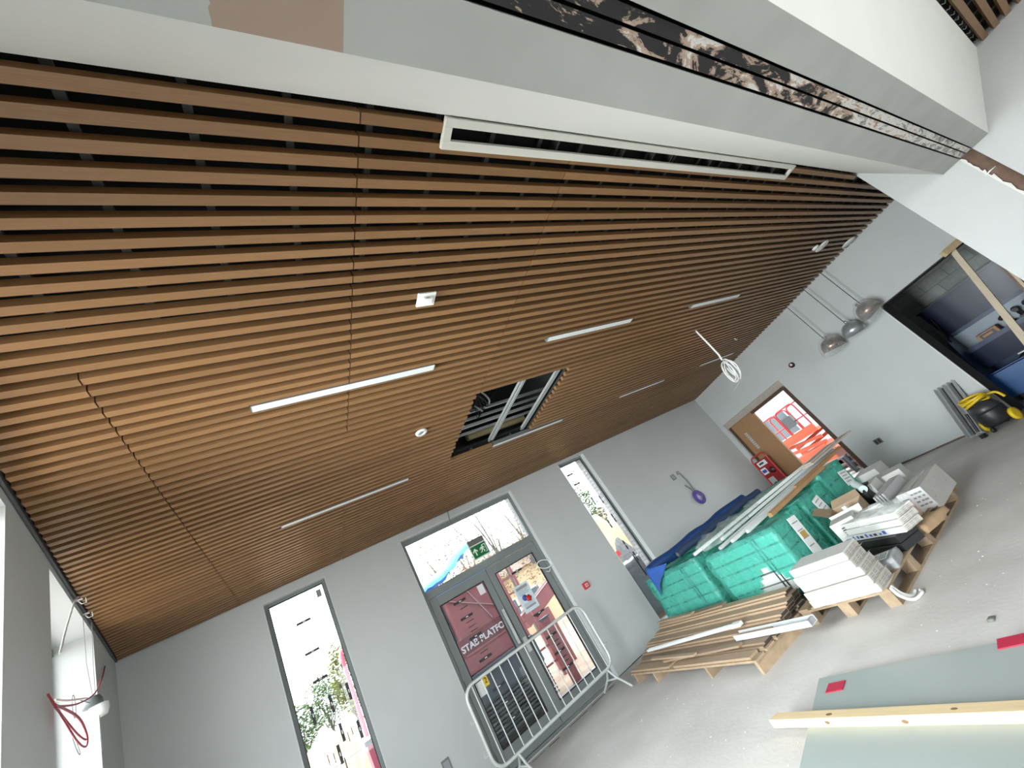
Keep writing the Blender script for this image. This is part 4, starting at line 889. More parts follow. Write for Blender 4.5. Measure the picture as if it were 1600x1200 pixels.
obj('bag_body', film_shell(-.16, .10, -.10, .10, 0, .36, 41, .03, step=.05), mat('black_nylon', (.012, .012, .014), .5), t); obj('pale_cap', MB().tube([(-.16, -.10, .37), (.02, -.02, .43)], .045, 14), mat('pale_mint_plastic', (.55, .66, .64), .45), t)
t = thing('kraft_sheet', 'crumpled brown kraft cardboard lying at the pallet edge', 'cardboard', (5.0, 2.37, .143), -.25)
obj('sheet', film_shell(-.22, .2, -.09, .06, 0, .055, 43, .022, step=.05), mat('kraft_card', (.38, .26, .15), .8, var=.12), t)
pr = MB()
for q in range(2): pr.box(.06 + .03 * q, .14 + .03 * q, -.03 - .02 * q, -.022 - .02 * q, .066, .074)
obj('print', pr, INK, t)

# ------------------------------------------------------------------ sheet, batten and red pads on the floor near the camera
d = Vector((.155, -1.17, 0)).normalized(); rz_s = math.atan2(d.y, d.x)
t = thing('floor_sheet', 'flat smooth grey green sheet lying on the floor in the lower right corner', 'panel', (2.03, 2.46, 0), rz_s)
# local x runs along +d, local y to the left of it
PX = Matrix.Rotation(-rz_s, 4, 'Z')
P4 = [PX @ Vector((*q, 0)) - PX @ Vector((2.03, 2.46, 0)) for q in ((2.03, 2.46), (2.20, .30), (3.18, .42), (2.87, 2.72))]
obj('panel_sheet', MB().prism([(p.x, p.y) for p in P4], .022, .045, lambda u, v, s: Vector((u, v, s))), mat('grey_green_sheet', (.31, .355, .34), .4, var=.03, scale=1.5), t, bevel=.002)
P5 = [p * .97 for p in P4]; obj('backing_sheet', MB().prism([(p.x, p.y) for p in P5], .0, .022, lambda u, v, s: Vector((u, v, s))), mat('pale_edge', (.5, .52, .5), .6), t)
t = thing('pine_batten', 'pale pine batten with dark knots lying across the grey sheet', 'batten', (2.395, 1.9, .045))
obj('batten_timber', MB().prism([(-.038, .93), (.035, .90), (.045, -1.0), (-.03, -1.0)], 0, .05, lambda u, v, s: Vector((u, v, s))), mat('fresh_pine', (.56, .44, .26), .6, var=.10, scale=2, stretch=(14, 1.2, 14)), t, bevel=.002)
KN = mat('pine_knot', (.16, .10, .05), .7)
for (x, y, z, r, ax) in ((-.037, .50, .026, .009, 'Y'), (-.034, .05, .02, .011, 'Y'), (-.005, .48, .0502, .012, None), (.0, -.2, .0502, .009, None)):
    M_ = Matrix.Translation((x, y, z)) @ (Matrix.Rotation(-PI / 2, 4, 'Y') if ax else Matrix.Identity(4)) @ Matrix.Diagonal((1, 1.8, 1, 1))
    obj('knot', MB().lathe([(0, .0012), (r * .7, .001), (r, 0)], 12, M_), KN, t)
for (x, y, lab) in ((2.745, 2.53, 'red square pad on the grey sheet nearest the batten end'), (3.00, 1.585, 'red square pad at the right edge of the photo')):
    t = solo('red_pad', B(-.05, .05, -.06, .06, 0, .006), REDPAD, lab, 'pad', (x, y, .0452), rz_s + PI / 2 + .05, 'red pads on the grey sheet', bevel=.001)
s = thing('rubble_bit', 'small dark scrap on the concrete floor beyond the grey sheet', 'scrap', (3.36, 1.76, 0)); obj('scrap', film_shell(-.02, .02, -.012, .012, 0, .010, 51, .01, step=.015), GREYBOX, s)
CR = mat('plaster_crumb', (.62, .61, .58), .9)
for i in range(26):
    x, y = random.uniform(2.1, 4.2), random.uniform(1.2, 5.5)
    r = random.uniform(.006, .014)
    pass
cm = MB()
for i in range(260):
    x, y = random.uniform(1.8, 6.5), random.uniform(.9, 5.8)
    if 3.1 < x < 6.3 and y > 2.3: continue
    r = random.uniform(.0015, .0045); cm.box(x - r, x + r * 1.4, y - r, y + r, 0, r * .7)
o = obj('floor_debris', cm, CR, None, kind='stuff'); o['label'] = 'plaster crumbs scattered on the concrete floor'; o['category'] = 'debris'

# ------------------------------------------------------------------ far doorway: lining, leaf, fire point
def fp(y, off, z): return Vector((FX(y), y, 0)) + FN * off + Vector((0, 0, z))
def fbox(mb, y0, y1, o0, o1, z0, z1):
    vs = [fp(y, o, z) for z in (z0, z1) for o in (o0, o1) for y in (y0, y1)]
    return mb.add(vs, [(0, 2, 3, 1), (4, 5, 7, 6), (0, 1, 5, 4), (2, 6, 7, 3), (0, 4, 6, 2), (1, 3, 7, 5)])
DKB = mat('dark_brown_lining', (.085, .050, .032), .5, var=.1); DOORW = mat('oak_door_veneer', (.36, .205, .10), .5, var=.08, scale=3, stretch=(6, 6, 1))
mb = MB(); fbox(mb, 4.467, 4.55, -.17, .004, 0, 2.20); fbox(mb, 4.55, 5.56, -.17, -.02, 2.17, 2.235); fbox(mb, 6.34, 6.398, -.17, -.05, 0, 2.235)
d2 = struct('door_2', mb, DKB, 'dark brown door lining in the far wall with one oak leaf shut and the other open')
mb = MB(); fbox(mb, 4.467, 6.398, -.14, -.03, 2.235, 2.373); obj('header_board', mb, mat('pale_brown_header', (.42, .37, .32), .75, var=.08), d2, label='pale unfinished header board over the lining')
mb = MB(); fbox(mb, 5.56, 6.34, -.12, -.075, .01, 2.232); lf = obj('door_leaf', mb, DOORW, d2, label='oak veneered door leaf standing shut')
mb = MB()
for k in range(9): fbox(mb, 6.08, 6.16, -.074, -.068, 1.50 + .05 * k, 1.535 + .05 * k)
vst = obj('grille_slat', mb, ALU, lf, kind='stuff')
t = thing('fire_point', 'red tubular fire point trolley standing against the oak door leaf', 'fire point', tuple(fp(6.14, .16, 0)), frz)
hoop = [(0, -.22, .04), (0, -.22, 1.30)] + [(0, -.22 + .10 * (1 - math.cos(a)), 1.30 + .10 * math.sin(a)) for a in (.4, .8, 1.2, 1.57)] + [(0, .12 + .10 * math.sin(a), 1.40 - .10 * (1 - math.cos(a))) for a in (0, .4, .8, 1.2, 1.57)] + [(0, .22, 1.30), (0, .22, .04)]
obj('hoop_frame', MB().tube(hoop, .016, 8).tube([(0, -.22, .7), (0, .22, .7)], .012, 8), RED, t)
obj('back_board', B(-.012, .002, -.20, .20, .30, 1.28), mat('deep_red_board', (.30, .015, .02), .5), t)
for (y0, y1, z0, z1, m_) in ((-.15, .12, 1.14, 1.25, PAPER), (-.19, -.03, .95, 1.10, PAPER), (-.19, -.02, .55, .86, mat('grey_sign', (.45, .47, .46), .5)), (.0, .16, .30, .46, PAPER)): obj('sign_board', B(.003, .008, y0, y1, z0, z1), m_, t)
obj('print', MB().box(.0085, .010, -.17, -.05, .99, 1.06), INKB, t); obj('print', MB().box(.0085, .010, -.16, -.09, .62, .65).box(.0085, .010, -.12, -.05, .70, .73).box(.0085, .010, -.1, .04, 1.18, 1.22), INK, t)
for y in (-.09, .09):
    e = obj('extinguisher', MB().lathe([(0, .12), (.07, .12), (.075, .16), (.075, .46), (.05, .53), (.02, .55), (.02, .6), (0, .6)], 16, Matrix.Translation((.09, y, 0))), RED, t)
    obj('valve', MB().box(.07, .14, y - .015, y + .015, .58, .63).tube([(.12, y, .6), (.17, y + .03, .5), (.165, y + .03, .3)], .01, 6), BLKP, e)
obj('fire_bell', MB().lathe([(0, .05), (.06, .04), (.075, .0)], 16, Matrix.Translation((.01, .10, .98)) @ Matrix.Rotation(PI / 2, 4, 'Y')), mat('bell_black', (.06, .01, .012), .4), t)
obj('base_tray', B(-.03, .20, -.20, .20, .06, .12), RED, t)
for y in (-.23, .23): obj('wheel', MB().lathe([(0, .02), (.07, .02), (.08, .01), (.08, -.01), (.07, -.02), (0, -.02)], 16, Matrix.Translation((.02, y, .08)) @ Matrix.Rotation(PI / 2, 4, 'X')), BLKP, t)

# ------------------------------------------------------------------ store behind the far wall with the blue tool vault
mb = MB()
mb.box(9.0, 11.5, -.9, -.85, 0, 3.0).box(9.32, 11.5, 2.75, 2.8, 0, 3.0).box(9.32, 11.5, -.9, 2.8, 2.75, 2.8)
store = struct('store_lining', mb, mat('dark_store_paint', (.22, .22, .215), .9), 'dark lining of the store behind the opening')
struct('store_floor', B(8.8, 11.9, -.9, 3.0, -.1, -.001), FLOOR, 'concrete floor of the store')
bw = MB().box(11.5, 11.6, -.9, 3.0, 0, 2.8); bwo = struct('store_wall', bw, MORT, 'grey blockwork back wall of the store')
me = B(0, .02, 0, .43, 0, .205).mesh('block'); me.materials.append(mat('grey_block', (.42, .45, .43), .9, var=.12, scale=8, rnd=.12))
for r in range(13):
    for c_ in range(9):
        o = bpy.data.objects.new('block', me); COL.objects.link(o); o.parent = bwo; o.location = (11.482, -.88 + .44 * c_ - (.22 if r % 2 else 0), .005 + .215 * r)
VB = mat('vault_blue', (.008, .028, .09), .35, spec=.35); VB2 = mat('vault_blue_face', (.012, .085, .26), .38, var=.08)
t = thing('tool_vault', 'dark blue steel tool vault standing open in the store', 'tool chest', (9.62, 1.42, 0))
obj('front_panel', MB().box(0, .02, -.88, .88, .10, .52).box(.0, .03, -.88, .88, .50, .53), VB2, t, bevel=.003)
obj('emblem', MB().torus((-.004, .30, .34), .018, .005, (1, 0, 0), 14, 5).torus((-.004, .335, .34), .018, .005, (1, 0, 0), 14, 5), PAPER, t)
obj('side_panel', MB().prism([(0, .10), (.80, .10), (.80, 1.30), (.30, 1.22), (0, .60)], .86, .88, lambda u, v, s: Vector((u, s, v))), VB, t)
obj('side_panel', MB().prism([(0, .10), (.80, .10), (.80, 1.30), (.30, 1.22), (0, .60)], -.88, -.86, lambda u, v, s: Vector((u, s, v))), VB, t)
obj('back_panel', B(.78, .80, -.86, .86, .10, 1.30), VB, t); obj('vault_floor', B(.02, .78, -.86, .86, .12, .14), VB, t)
obj('shelf', MB().box(.45, .78, -.86, .86, .92, .94).box(.44, .46, -.86, .86, .90, .97), VB, t, label='blue shelf inside the vault')
obj('shelf_back', B(.765, .779, -.86, .86, .95, 1.24), mat('pale_blue_grey', (.22, .28, .33), .4), t, label='pale grey blue strip behind the shelf')
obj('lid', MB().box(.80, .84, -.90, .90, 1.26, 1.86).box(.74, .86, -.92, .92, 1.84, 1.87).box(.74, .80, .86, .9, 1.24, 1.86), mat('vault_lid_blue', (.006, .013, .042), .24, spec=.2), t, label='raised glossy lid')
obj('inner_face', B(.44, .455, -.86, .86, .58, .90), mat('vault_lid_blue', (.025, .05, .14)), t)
obj('gas_strut', MB().tube([(.35, .84, 1.20), (.78, .84, 1.70)], .012, 8), RAILM, t)
obj('skid', MB().box(.05, .75, -.8, -.7, 0, .10).box(.05, .75, .7, .8, 0, .10), BLKP, t)
obj('paper_tag', B(.795, .799, -.62, -.42, 1.58, 1.68), mat('grey_tag', (.45, .47, .46), .6), t)
BK = mat('black_tool', (.015, .015, .014), .45)
for i in range(7):
    y = .15 - .15 * i; q = thing('power_tool', ('black drill nearest the orange case on the vault shelf', 'second black power tool on the vault shelf', 'third black power tool on the vault shelf', 'fourth black power tool on the vault shelf', 'fifth black power tool on the vault shelf', 'sixth black power tool on the vault shelf', 'last black power tool on the vault shelf')[i], 'tool', (10.18 + .04 * (i % 2), 1.42 + y + .05, .94), random.uniform(-.6, .6), 'black tools on the vault shelf')
    obj('tool_body', MB().tube([(-.10, 0, .16), (.02, 0, .17), (.10, 0, .16)], [.035, .045, .03], 10), BK, q); obj('tool_grip', MB().bar((.0, 0, .14), (.04, 0, .04), .04, .05), BK, q); obj('battery', B(-.04, .09, -.04, .04, 0, .05), mat('dark_tool_battery', (.04, .04, .035), .5), q)
t = thing('orange_case', 'small orange tool case at the end of the vault shelf', 'tool case', (10.15, 1.92, .94)); obj('case_body', B(-.06, .10, -.16, .12, 0, .13), mat('tan_case', (.40, .22, .12), .6), t, bevel=.006); obj('case_front', MB().box(-.062, -.06, -.12, .08, .02, .11), BK, t); obj('print', B(-.0635, -.062, -.08, .05, .05, .085), mat('tan_case', (.4, .22, .12)), t)
for i in range(4):
    q = thing('black_case', ('black case at the bottom of the vault near the blue side', 'black case second from the vault side', 'teal grey case low in the vault', 'black case low in the vault at the far right')[i], 'case', (9.92, 2.06 - .34 * i, .14), 0, 'cases at the bottom of the vault')
    obj('case_body', B(-.14, .16, -.15, .15, 0, .34 + .05 * (i % 2)), mat('teal_case', (.05, .10, .12), .5) if i == 2 else BK, q, bevel=.01)
    if i in (1, 2): obj('white_strip', B(-.15, -.13, -.11, .11, .40 + .05 * (i % 2) - .02, .415 + .05 * (i % 2) - .02), PAPER, q)

jl = MB(); vs = []
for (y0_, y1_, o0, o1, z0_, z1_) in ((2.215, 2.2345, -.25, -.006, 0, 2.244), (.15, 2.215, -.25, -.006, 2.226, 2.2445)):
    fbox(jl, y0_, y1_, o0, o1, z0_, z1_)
struct('reveal_shade', jl, mat('black_jamb_shade', (.03, .03, .03), .8), 'dark strips painted as the shaded reveal of the store opening')  # black strips added so the reveal of the opening reads as shaded
jb = MB(); fbox(jb, 2.222, 2.238, -.012, .003, 0, 2.25)
struct('trim_3', jb, WHITE, 'white corner bead of the store opening')

# leaning timbers in front of the opening
LT = mat('pale_stud_timber', (.58, .50, .36), .6, var=.10, scale=2, stretch=(8, 8, 1.2))
t = thing('leaning_stud', 'pale timber stud leaning in the store opening with a short piece nailed across its head', 'timber', (0, 0, 0))
obj('stud', MB().bar((8.66, 1.06, 2.27), (8.62, 1.62, 0.03), .05, .05, (1, 0, 0)), LT, t); obj('cross_piece', MB().bar((8.50, 1.15, 2.24), (8.72, .98, 2.27), .06, .09), PINE, t)
obj('stud', MB().bar((8.715, 1.11, 2.20), (8.675, 1.68, 0.02), .035, .03, (1, 0, 0)), LT, t)
t = thing('leaning_board', 'brown board edge leaning in the dark behind the pale stud', 'timber', (0, 0, 0))
obj('board_face', MB().bar((8.74, .80, 2.0), (8.70, 1.20, 0.02), .20, .025, (1, 0, 0)), mat('brown_ply', (.20, .14, .09), .7, var=.15), t); obj('board_edge', MB().bar((8.715, .86, 2.0), (8.675, 1.26, 0.02), .03, .04, (1, 0, 0)), LT, t)

# galvanised channels leaning on the far wall, vacuum cleaner
for i in range(4):
    y0 = 2.49 + .068 * i
    t = thing('steel_channel', ('galvanised channel nearest the vacuum cleaner, leaning on the far wall', 'second galvanised channel from the vacuum cleaner', 'third galvanised channel from the vacuum cleaner', 'galvanised channel furthest from the vacuum cleaner')[i], 'metal channel', (0, 0, 0), 0, 'galvanised channels leaning on the far wall')
    a = Vector((8.62, y0 + .06, .025)); b = Vector((FX(y0) - .045, y0 - .05, .78)); dd = (b - a); M_ = Matrix.Translation(a) @ dd.to_track_quat('Z', 'Y').to_matrix().to_4x4(); L = dd.length
    cp = [(-.03, -.035), (.03, -.035), (.03, -.031), (-.026, -.031), (-.026, .031), (.03, .031), (.03, .035), (-.03, .035)]
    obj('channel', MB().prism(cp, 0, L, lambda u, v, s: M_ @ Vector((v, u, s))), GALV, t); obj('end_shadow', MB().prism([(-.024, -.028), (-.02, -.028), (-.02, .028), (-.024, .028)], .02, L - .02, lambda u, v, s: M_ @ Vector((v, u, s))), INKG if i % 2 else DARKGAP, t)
t = thing('vacuum_cleaner', 'black wet vacuum cleaner with a yellow hose coiled on top and yellow wheels', 'vacuum cleaner', (8.53, 2.33, 0), -.28)
obj('tank', MB().lathe([(0, .06), (.15, .06), (.17, .10), (.18, .26), (.17, .28), (0, .28)], 24), BLKP, t); obj('motor_head', MB().lathe([(.17, .28), (.175, .30), (.15, .37), (.08, .42), (0, .43)], 24), mat('charcoal_plastic', (.03, .03, .032), .4), t)
obj('handle', MB().tube([(-.10, 0, .38), (-.10, 0, .47), (.10, 0, .47), (.10, 0, .38)], .014, 8), BLKP, t)
for (x, y) in ((.02, -.19), (.02, .19)): obj('wheel', MB().lathe([(0, .02), (.05, .022), (.085, .02), (.09, 0), (.085, -.02), (0, -.02)], 20, Matrix.Translation((x, y, .09)) @ Matrix.Rotation(PI / 2, 4, 'X')), YEL, t)
for (x, y) in ((-.17, .05), (.19, .05)): obj('castor', MB().lathe([(0, .015), (.035, .015), (.035, -.015), (0, -.015)], 14, Matrix.Translation((x, y, .035)) @ Matrix.Rotation(PI / 2, 4, 'X')).bar((x, y, .04), (x * .9, y * .9, .10), .02, .02), BLKP, t)
mb = MB()
for i in range(4): mb.torus((-.02 + .02 * i, .01 * i, .43 + .022 * (i % 3)), .19 - .012 * i, .017, (.15 * math.sin(i * 2), .25 * math.cos(i), 1), 30, 8, .72, .3 * i)
mb.tube(tubethru([(.16, -.06, .43), (.22, -.14, .40), (.21, -.18, .30)], 0), .018, 8)
obj('hose', mb, YEL, t)
obj('nozzle', MB().tube([(-.20, .10, .36), (-.24, .16, .10)], .018, 8).box(-.27, -.21, .13, .19, .0, .05), BLKP, t)

# ------------------------------------------------------------------ outside
GROUND = mat('sandy_site_ground', (.26, .17, .115), .9, var=.18, scale=1.3, col2=(.30, .22, .16), thresh=(.3, .7))
g = MB().box(-40, 60, W + .37, 80, -.22, -.06).box(9.95, 60, -30, W + .37, -.22, -.06).box(-40, -2.3, -30, W + .37, -.22, -.06)
struct('ground', g, GROUND, 'bright sandy ground of the building site outside')
pv = struct('paving', B(3.2, 9.6, W + .40, 8.3, -.06, -.03), MORT, 'pale paving strip outside the double door')
me = B(0, .38, 0, .18, 0, .03).mesh('paver'); me.materials.append(mat('pale_paver', (.30, .27, .26), .85, rnd=.2, var=.1))
for i in range(14):
    for j in range(6):
        o = bpy.data.objects.new('paver', me); COL.objects.link(o); o.parent = pv; o.location = (3.25 + .40 * i, W + .50 + .20 * j, -.03); o.rotation_euler = (0, 0, random.uniform(-.02, .02))
REDM = mat('machine_red', (.20, .055, .06), .5, var=.12, scale=3); SLATE = mat('machine_slate', (.045, .06, .075), .5, var=.2, scale=5); STN = mat('speckled_stone', (.16, .14, .14), .8, var=.35, scale=14)
t = thing('platform_truck', 'red and slate platform machine with white lettering parked outside the double door', 'machine', (2.6, 8.75, -.06))
obj('side_panel', MB().box(-.35, .75, -.22, .6, 1.02, 2.5).box(-.40, .78, -.24, .0, 1.36, 1.40), REDM, t, bevel=.01)
obj('lower_band', B(-1.1, .78, -.235, .6, 1.36, 1.66), mat('dark_band_red', (.11, .022, .03), .5), t); obj('skirt', B(-1.1, .8, -.23, .6, 1.10, 1.36), REDM, t)
obj('deck_box', MB().box(-1.25, .85, -.34, .7, .62, 1.08).box(-1.2, .8, -.36, -.3, .98, 1.02), SLATE, t, bevel=.01)
for k in range(10): obj('step_bar', B(-1.15, .8, -.40, -.34, .10 + .056 * k, .13 + .056 * k), mat('dark_slate', (.025, .032, .04), .6) if k % 2 else SLATE, t)
obj('undercarriage', B(-1.1, .7, -.30, .6, .02, .62), mat('dark_slate', (.025, .032, .04), .6), t)
for x in (-.8, .45): obj('wheel', MB().lathe([(0, .1), (.10, .11), (.22, .10), (.24, .05), (.24, -.1), (0, -.1)], 20, Matrix.Translation((x, .1, .24)) @ Matrix.Rotation(PI / 2, 4, 'X')), BLKP, t)
obj('gravel_bag', film_shell(-1.25, -.40, -.02, .55, 1.70, 2.65, 61, .05, step=.09), STN, t)
for a, b in (((-.30, 2.45), (.70, 2.3)), ((-.30, 2.35), (.70, 1.75)), ((.1, 2.4), (.35, 1.7))): obj('brace', MB().bar((a[0], -.235, a[1]), (b[0], -.235, b[1]), .012, .02, (0, 1, 0)), mat('pale_brace', (.32, .22, .22), .5), t)
tx = text(t, 'lettering', 'STAB PLATFO', .150, mat('white_lettering', (.5, .5, .52), .6), (.035, -.242, 1.50), (PI / 2, 0, 0), .004)
tx2 = text(t, 'lettering', 'TRACKS', .07, mat('white_lettering', (.42, .42, .44)), (-.62, -.242, 1.60), (PI / 2, 0, 0)) if False else None
t = thing('ladder_mast', 'pinkish red lattice mast standing outside the right door leaf', 'mast', (4.12, 9.8, -.06))
obj('mast_rail', B(-.20, -.14, 0, .06, 0, 2.5), REDM, t); obj('mast_rail', B(.14, .20, 0, .06, 0, 2.5), REDM, t)
for k in range(7): obj('rung', B(-.14, .14, .015, .045, .3 + .32 * k, .34 + .32 * k), REDM, t)
t = thing('boom_arm', 'dark red boom resting low beyond the lattice mast', 'machine', (5.0, 10.6, -.06)); obj('boom', MB().bar((-.7, 0, 1.25), (1.6, .0, 1.95), .3, .32), REDM, t); obj('boom_rail', MB().bar((-.7, -.16, 1.46), (1.6, -.16, 2.16), .03, .05), mat('pale_brace', (.32, .22, .22)), t); obj('boom_foot', MB().box(-.4, .0, -.15, .15, 0, 1.25), REDM, t)
t = thing('red_post', 'red post behind the barrier outside the right door leaf', 'post', (3.72, 8.2, -.03)); obj('post_shaft', B(-.07, .07, -.07, .07, 0, 1.15), REDM, t, bevel=.01); obj('post_cap', B(-.09, .09, -.09, .09, 1.15, 1.18), SLATE, t); obj('post_plate', B(-.14, .14, -.14, .14, 0, .02), SLATE, t)
BLT = mat('blue_tarpaulin', (.03, .22, .52), .4, var=.2, scale=4)
t = thing('tarpaulin_stack', 'tall stack under a bright blue tarpaulin seen through the transom', 'tarpaulin', (3.9, 12.6, -.06))
n_ = 16; vs = []; fs = []
for i in range(n_ + 1):
    for j in range(9):
        u, v = i / n_, j / 8
        top = 3.28 + .70 * (u ** 1.1) - .25 * max(0, u - .8) + .05 * math.sin(9 * u)
        vs.append((-1.4 + 2.1 * u, -.7 + 1.4 * v + .05 * noise.noise(Vector((u * 6, v * 5, 1))), top - 1.1 * abs(v - .5) ** 2 + .06 * noise.noise(Vector((u * 9, v * 7, 4)))))
for i in range(n_):
    for j in range(8): fs.append((i * 9 + j, (i + 1) * 9 + j, (i + 1) * 9 + j + 1, i * 9 + j + 1))
ts = obj('tarpaulin', MB().add(vs, fs, True), BLT, t); sl = ts.modifiers.new('thickness', 'SOLIDIFY'); sl.thickness = .01
obj('tarpaulin_side', B(-1.39, .69, -.69, .69, 2.4, 3.06), BLT, t)
for k in range(4): obj('stacked_crate', B(-1.3, .6, -.6, .6, .02 + .6 * k, .58 + .6 * k), mat('pale_crate', (.3, .27, .22), .8, rnd=.1), t)
def leafy(name, x, y, h, r, trunk, label, col, n, seed, cz=.62, sx=1.0):
    rnd = random.Random(seed); t = thing(name, label, 'tree', (x, y, -.06), 0, None); mb = MB()
    for i in range(int(n * 1.9)):
        while True:
            p = Vector((rnd.uniform(-1, 1), rnd.uniform(-1, 1), rnd.uniform(-1, 1)))
            if p.length < 1 and noise.noise(p * 2.6 + Vector((seed, 0, 0))) > -.18 and p.length > .25: break
        c = Vector((p.x * r * sx, p.y * r, h * cz + p.z * h * (1 - cz))); s_ = rnd.uniform(.035, .07) * (1 + r * .12)
        M_ = Matrix.Translation(c) @ Matrix.Rotation(rnd.uniform(0, 6.3), 4, 'Z') @ Matrix.Rotation(rnd.uniform(-1, 1), 4, 'X')
        mb.add([M_ @ Vector(q) for q in ((-s_, 0, 0), (0, -s_ * .5, s_ * .12), (s_, 0, 0), (0, s_ * .5, s_ * .12))], [(0, 1, 2, 3)])
    obj('foliage', mb, mat('leaf_' + col[0], col[1], .6, rnd=.05, var=.2, scale=3), t, kind='stuff')
    tb = MB().tube([(0, 0, 0), (.05, .03, h * .35), (-.03, 0, h * .62)], [trunk, trunk * .75, trunk * .4], 8)
    for k in range(6):
        a = k * 1.05 + seed; tb.tube([(0, 0, h * (.3 + .05 * k)), (r * .35 * math.cos(a), r * .35 * math.sin(a), h * (.5 + .05 * k)), (r * .65 * sx * math.cos(a), r * .65 * math.sin(a), h * (.6 + .05 * k))], [trunk * .4, trunk * .28, trunk * .1], 6)
    obj('trunk', tb, mat('bark', (.10, .085, .07), .9), t)
GRN = ('green', (.07, .13, .035)); YGR = ('yellow_green', (.16, .19, .03)); ORG = ('russet', (.22, .13, .055)); DGR = ('olive', (.085, .10, .055))
leafy('broadleaf_tree', 7.1, 20.5, 6.6, 1.0, .12, 'green young tree above the blue tarpaulin, left in the transom', GRN, 1500, 3)
leafy('broadleaf_tree', 10.2, 23.8, 9.2, 1.0, .12, 'taller olive tree next to the exit sign, seen through the transom', DGR, 1300, 5)
leafy('broadleaf_tree', 12.8, 25.2, 9.1, 1.5, .14, 'sparse olive tree right of the exit sign in the transom', DGR, 1200, 9)
leafy('broadleaf_tree', 6.3, 22.3, 7.0, 1.0, .12, 'yellow green tree at the left edge of the transom', YGR, 1400, 11)
leafy('autumn_tree', 11.2, 20.0, 5.9, 1.6, .14, 'russet tree at the right of the transom', ORG, 2200, 13, .55, 1.2)
leafy('autumn_tree', 6.6, 18.0, 4.9, 1.0, .1, 'low russet tree behind the tarpaulin', ORG, 1200, 15, .6)
leafy('broadleaf_tree', 11.4, 15.6, 4.45, .66, .1, 'light green tree seen through the narrow slot window', GRN, 1600, 17, .72)
leafy('garden_bush', .72, 18.0, 4.0, .45, .08, 'yellow green bush at the right edge of the first slot window', YGR, 1500, 19, .7)
leafy('garden_bush', .0, 23.5, 3.85, .8, .08, 'pale green bush far off in the first slot window', GRN, 1800, 23, .72)
leafy('garden_bush', -.9, 20.0, 3.0, .7, .08, 'pale green bush lower left in the first slot window', GRN, 1400, 25, .7)
# houses
HB = mat('buff_house_brick', (.40, .31, .19), .85, var=.06, scale=6); ROOF = mat('brown_roof_tiles', (.25, .18, .14), .85, var=.1)
def house(x, y, w, d_, h, label, colm=HB, rz=0):
    t = thing('house', label, 'house', (x, y, -.06), rz)
    obj('house_wall', B(-w / 2, w / 2, -d_ / 2, d_ / 2, 0, h), colm, t)
    obj('house_roof', MB().prism([(-d_ / 2 - .3, h), (d_ / 2 + .3, h), (0, h + d_ * .38)], -w / 2 - .2, w / 2 + .2, lambda u, v, s: Vector((s, u, v))), ROOF, t)
    for i in range(3):
        for z in (1.0, 3.4):
            if z + 1.2 < h:
                o = obj('house_window', frame_rect(-w / 2 + .6 + i * (w - 1.2) / 2.6, -w / 2 + 1.6 + i * (w - 1.2) / 2.6, z, z + 1.2, .08, -d_ / 2 - .04, -d_ / 2 + .02), WPLAST, t)
                obj('house_pane', B(-w / 2 + .66 + i * (w - 1.2) / 2.6, -w / 2 + 1.54 + i * (w - 1.2) / 2.6, -d_ / 2 - .02, -d_ / 2 - .005, z + .06, z + 1.14), mat('dark_pane', (.06, .08, .09), .1), o)
house(11.6, 27.5, 5.6, 5, 3.4, 'buff brick house seen through the right door leaf')
house(22.5, 29.0, 6.5, 5, 2.6, 'pale house far off behind the slot window heap', mat('pale_render', (.42, .36, .30), .8))
# heaps
def heap(name, x, y, r, h, mt, label, seed, sx=1, cat='heap'):
    mb = MB(); n1, n2 = 28, 10; vs = []; fs = []
    for k in range(n1):
        for j in range(n2 + 1):
            q = j / n2; a = 2 * PI * k / n1; rr = r * q * (1 + .12 * noise.noise(Vector((math.cos(a) * 2, math.sin(a) * 2, seed))))
            vs.append((rr * sx * math.cos(a), rr * math.sin(a), max(0, h * (1 - q ** 1.3) * (1 + .25 * noise.noise(Vector((rr * math.cos(a) * 2, rr * math.sin(a) * 2, seed + 5)))) )))
    for k in range(n1):
        for j in range(n2): fs.append((k * (n2 + 1) + j, k * (n2 + 1) + j + 1, ((k + 1) % n1) * (n2 + 1) + j + 1, ((k + 1) % n1) * (n2 + 1) + j))
    return solo(name, mb.add(vs, fs, True), mt, label, cat, (x, y, -.06))
heap('sand_heap', 9.4, 12.6, 1.5, 2.75, mat('yellow_sand', (.38, .28, .16), .95, var=.1), 'yellow sand heap outside the narrow slot window', 2)
heap('rubble_heap', 7.5, 9.8, .75, 1.68, mat('grey_rubble', (.13, .125, .12), .95, var=.35, scale=9), 'grey rubble heap in front of the sand outside the slot window', 4)
heap('earth_heap', -.2, 14.8, 1.8, 1.75, mat('sand_earth', (.36, .25, .16), .95, var=.2, scale=3), 'sandy earth heap far off in the first slot window', 6)
t = thing('sheeted_pallet', 'dark sheeted pallet close outside the slot window', 'pallet load', (5.78, 8.0, -.06)); obj('sheet', film_shell(-.35, .30, -.5, .5, .12, 1.15, 71, .04, step=.1), mat('grey_sheet', (.07, .07, .075), .4, var=.3, scale=8), t)
for y in (-.4, 0, .4): obj('pallet_block', B(-.33, .28, y - .06, y + .06, 0, .12), PALLET, t)
t = thing('red_sign', 'small red sign on a stake outside the slot window', 'sign', (6.75, 9.2, -.06)); obj('sign_face', B(-.08, .08, -.01, .01, 1.30, 1.42), RED, t); obj('stake', B(-.02, .02, .01, .04, 0, 1.40), PALLET, t)
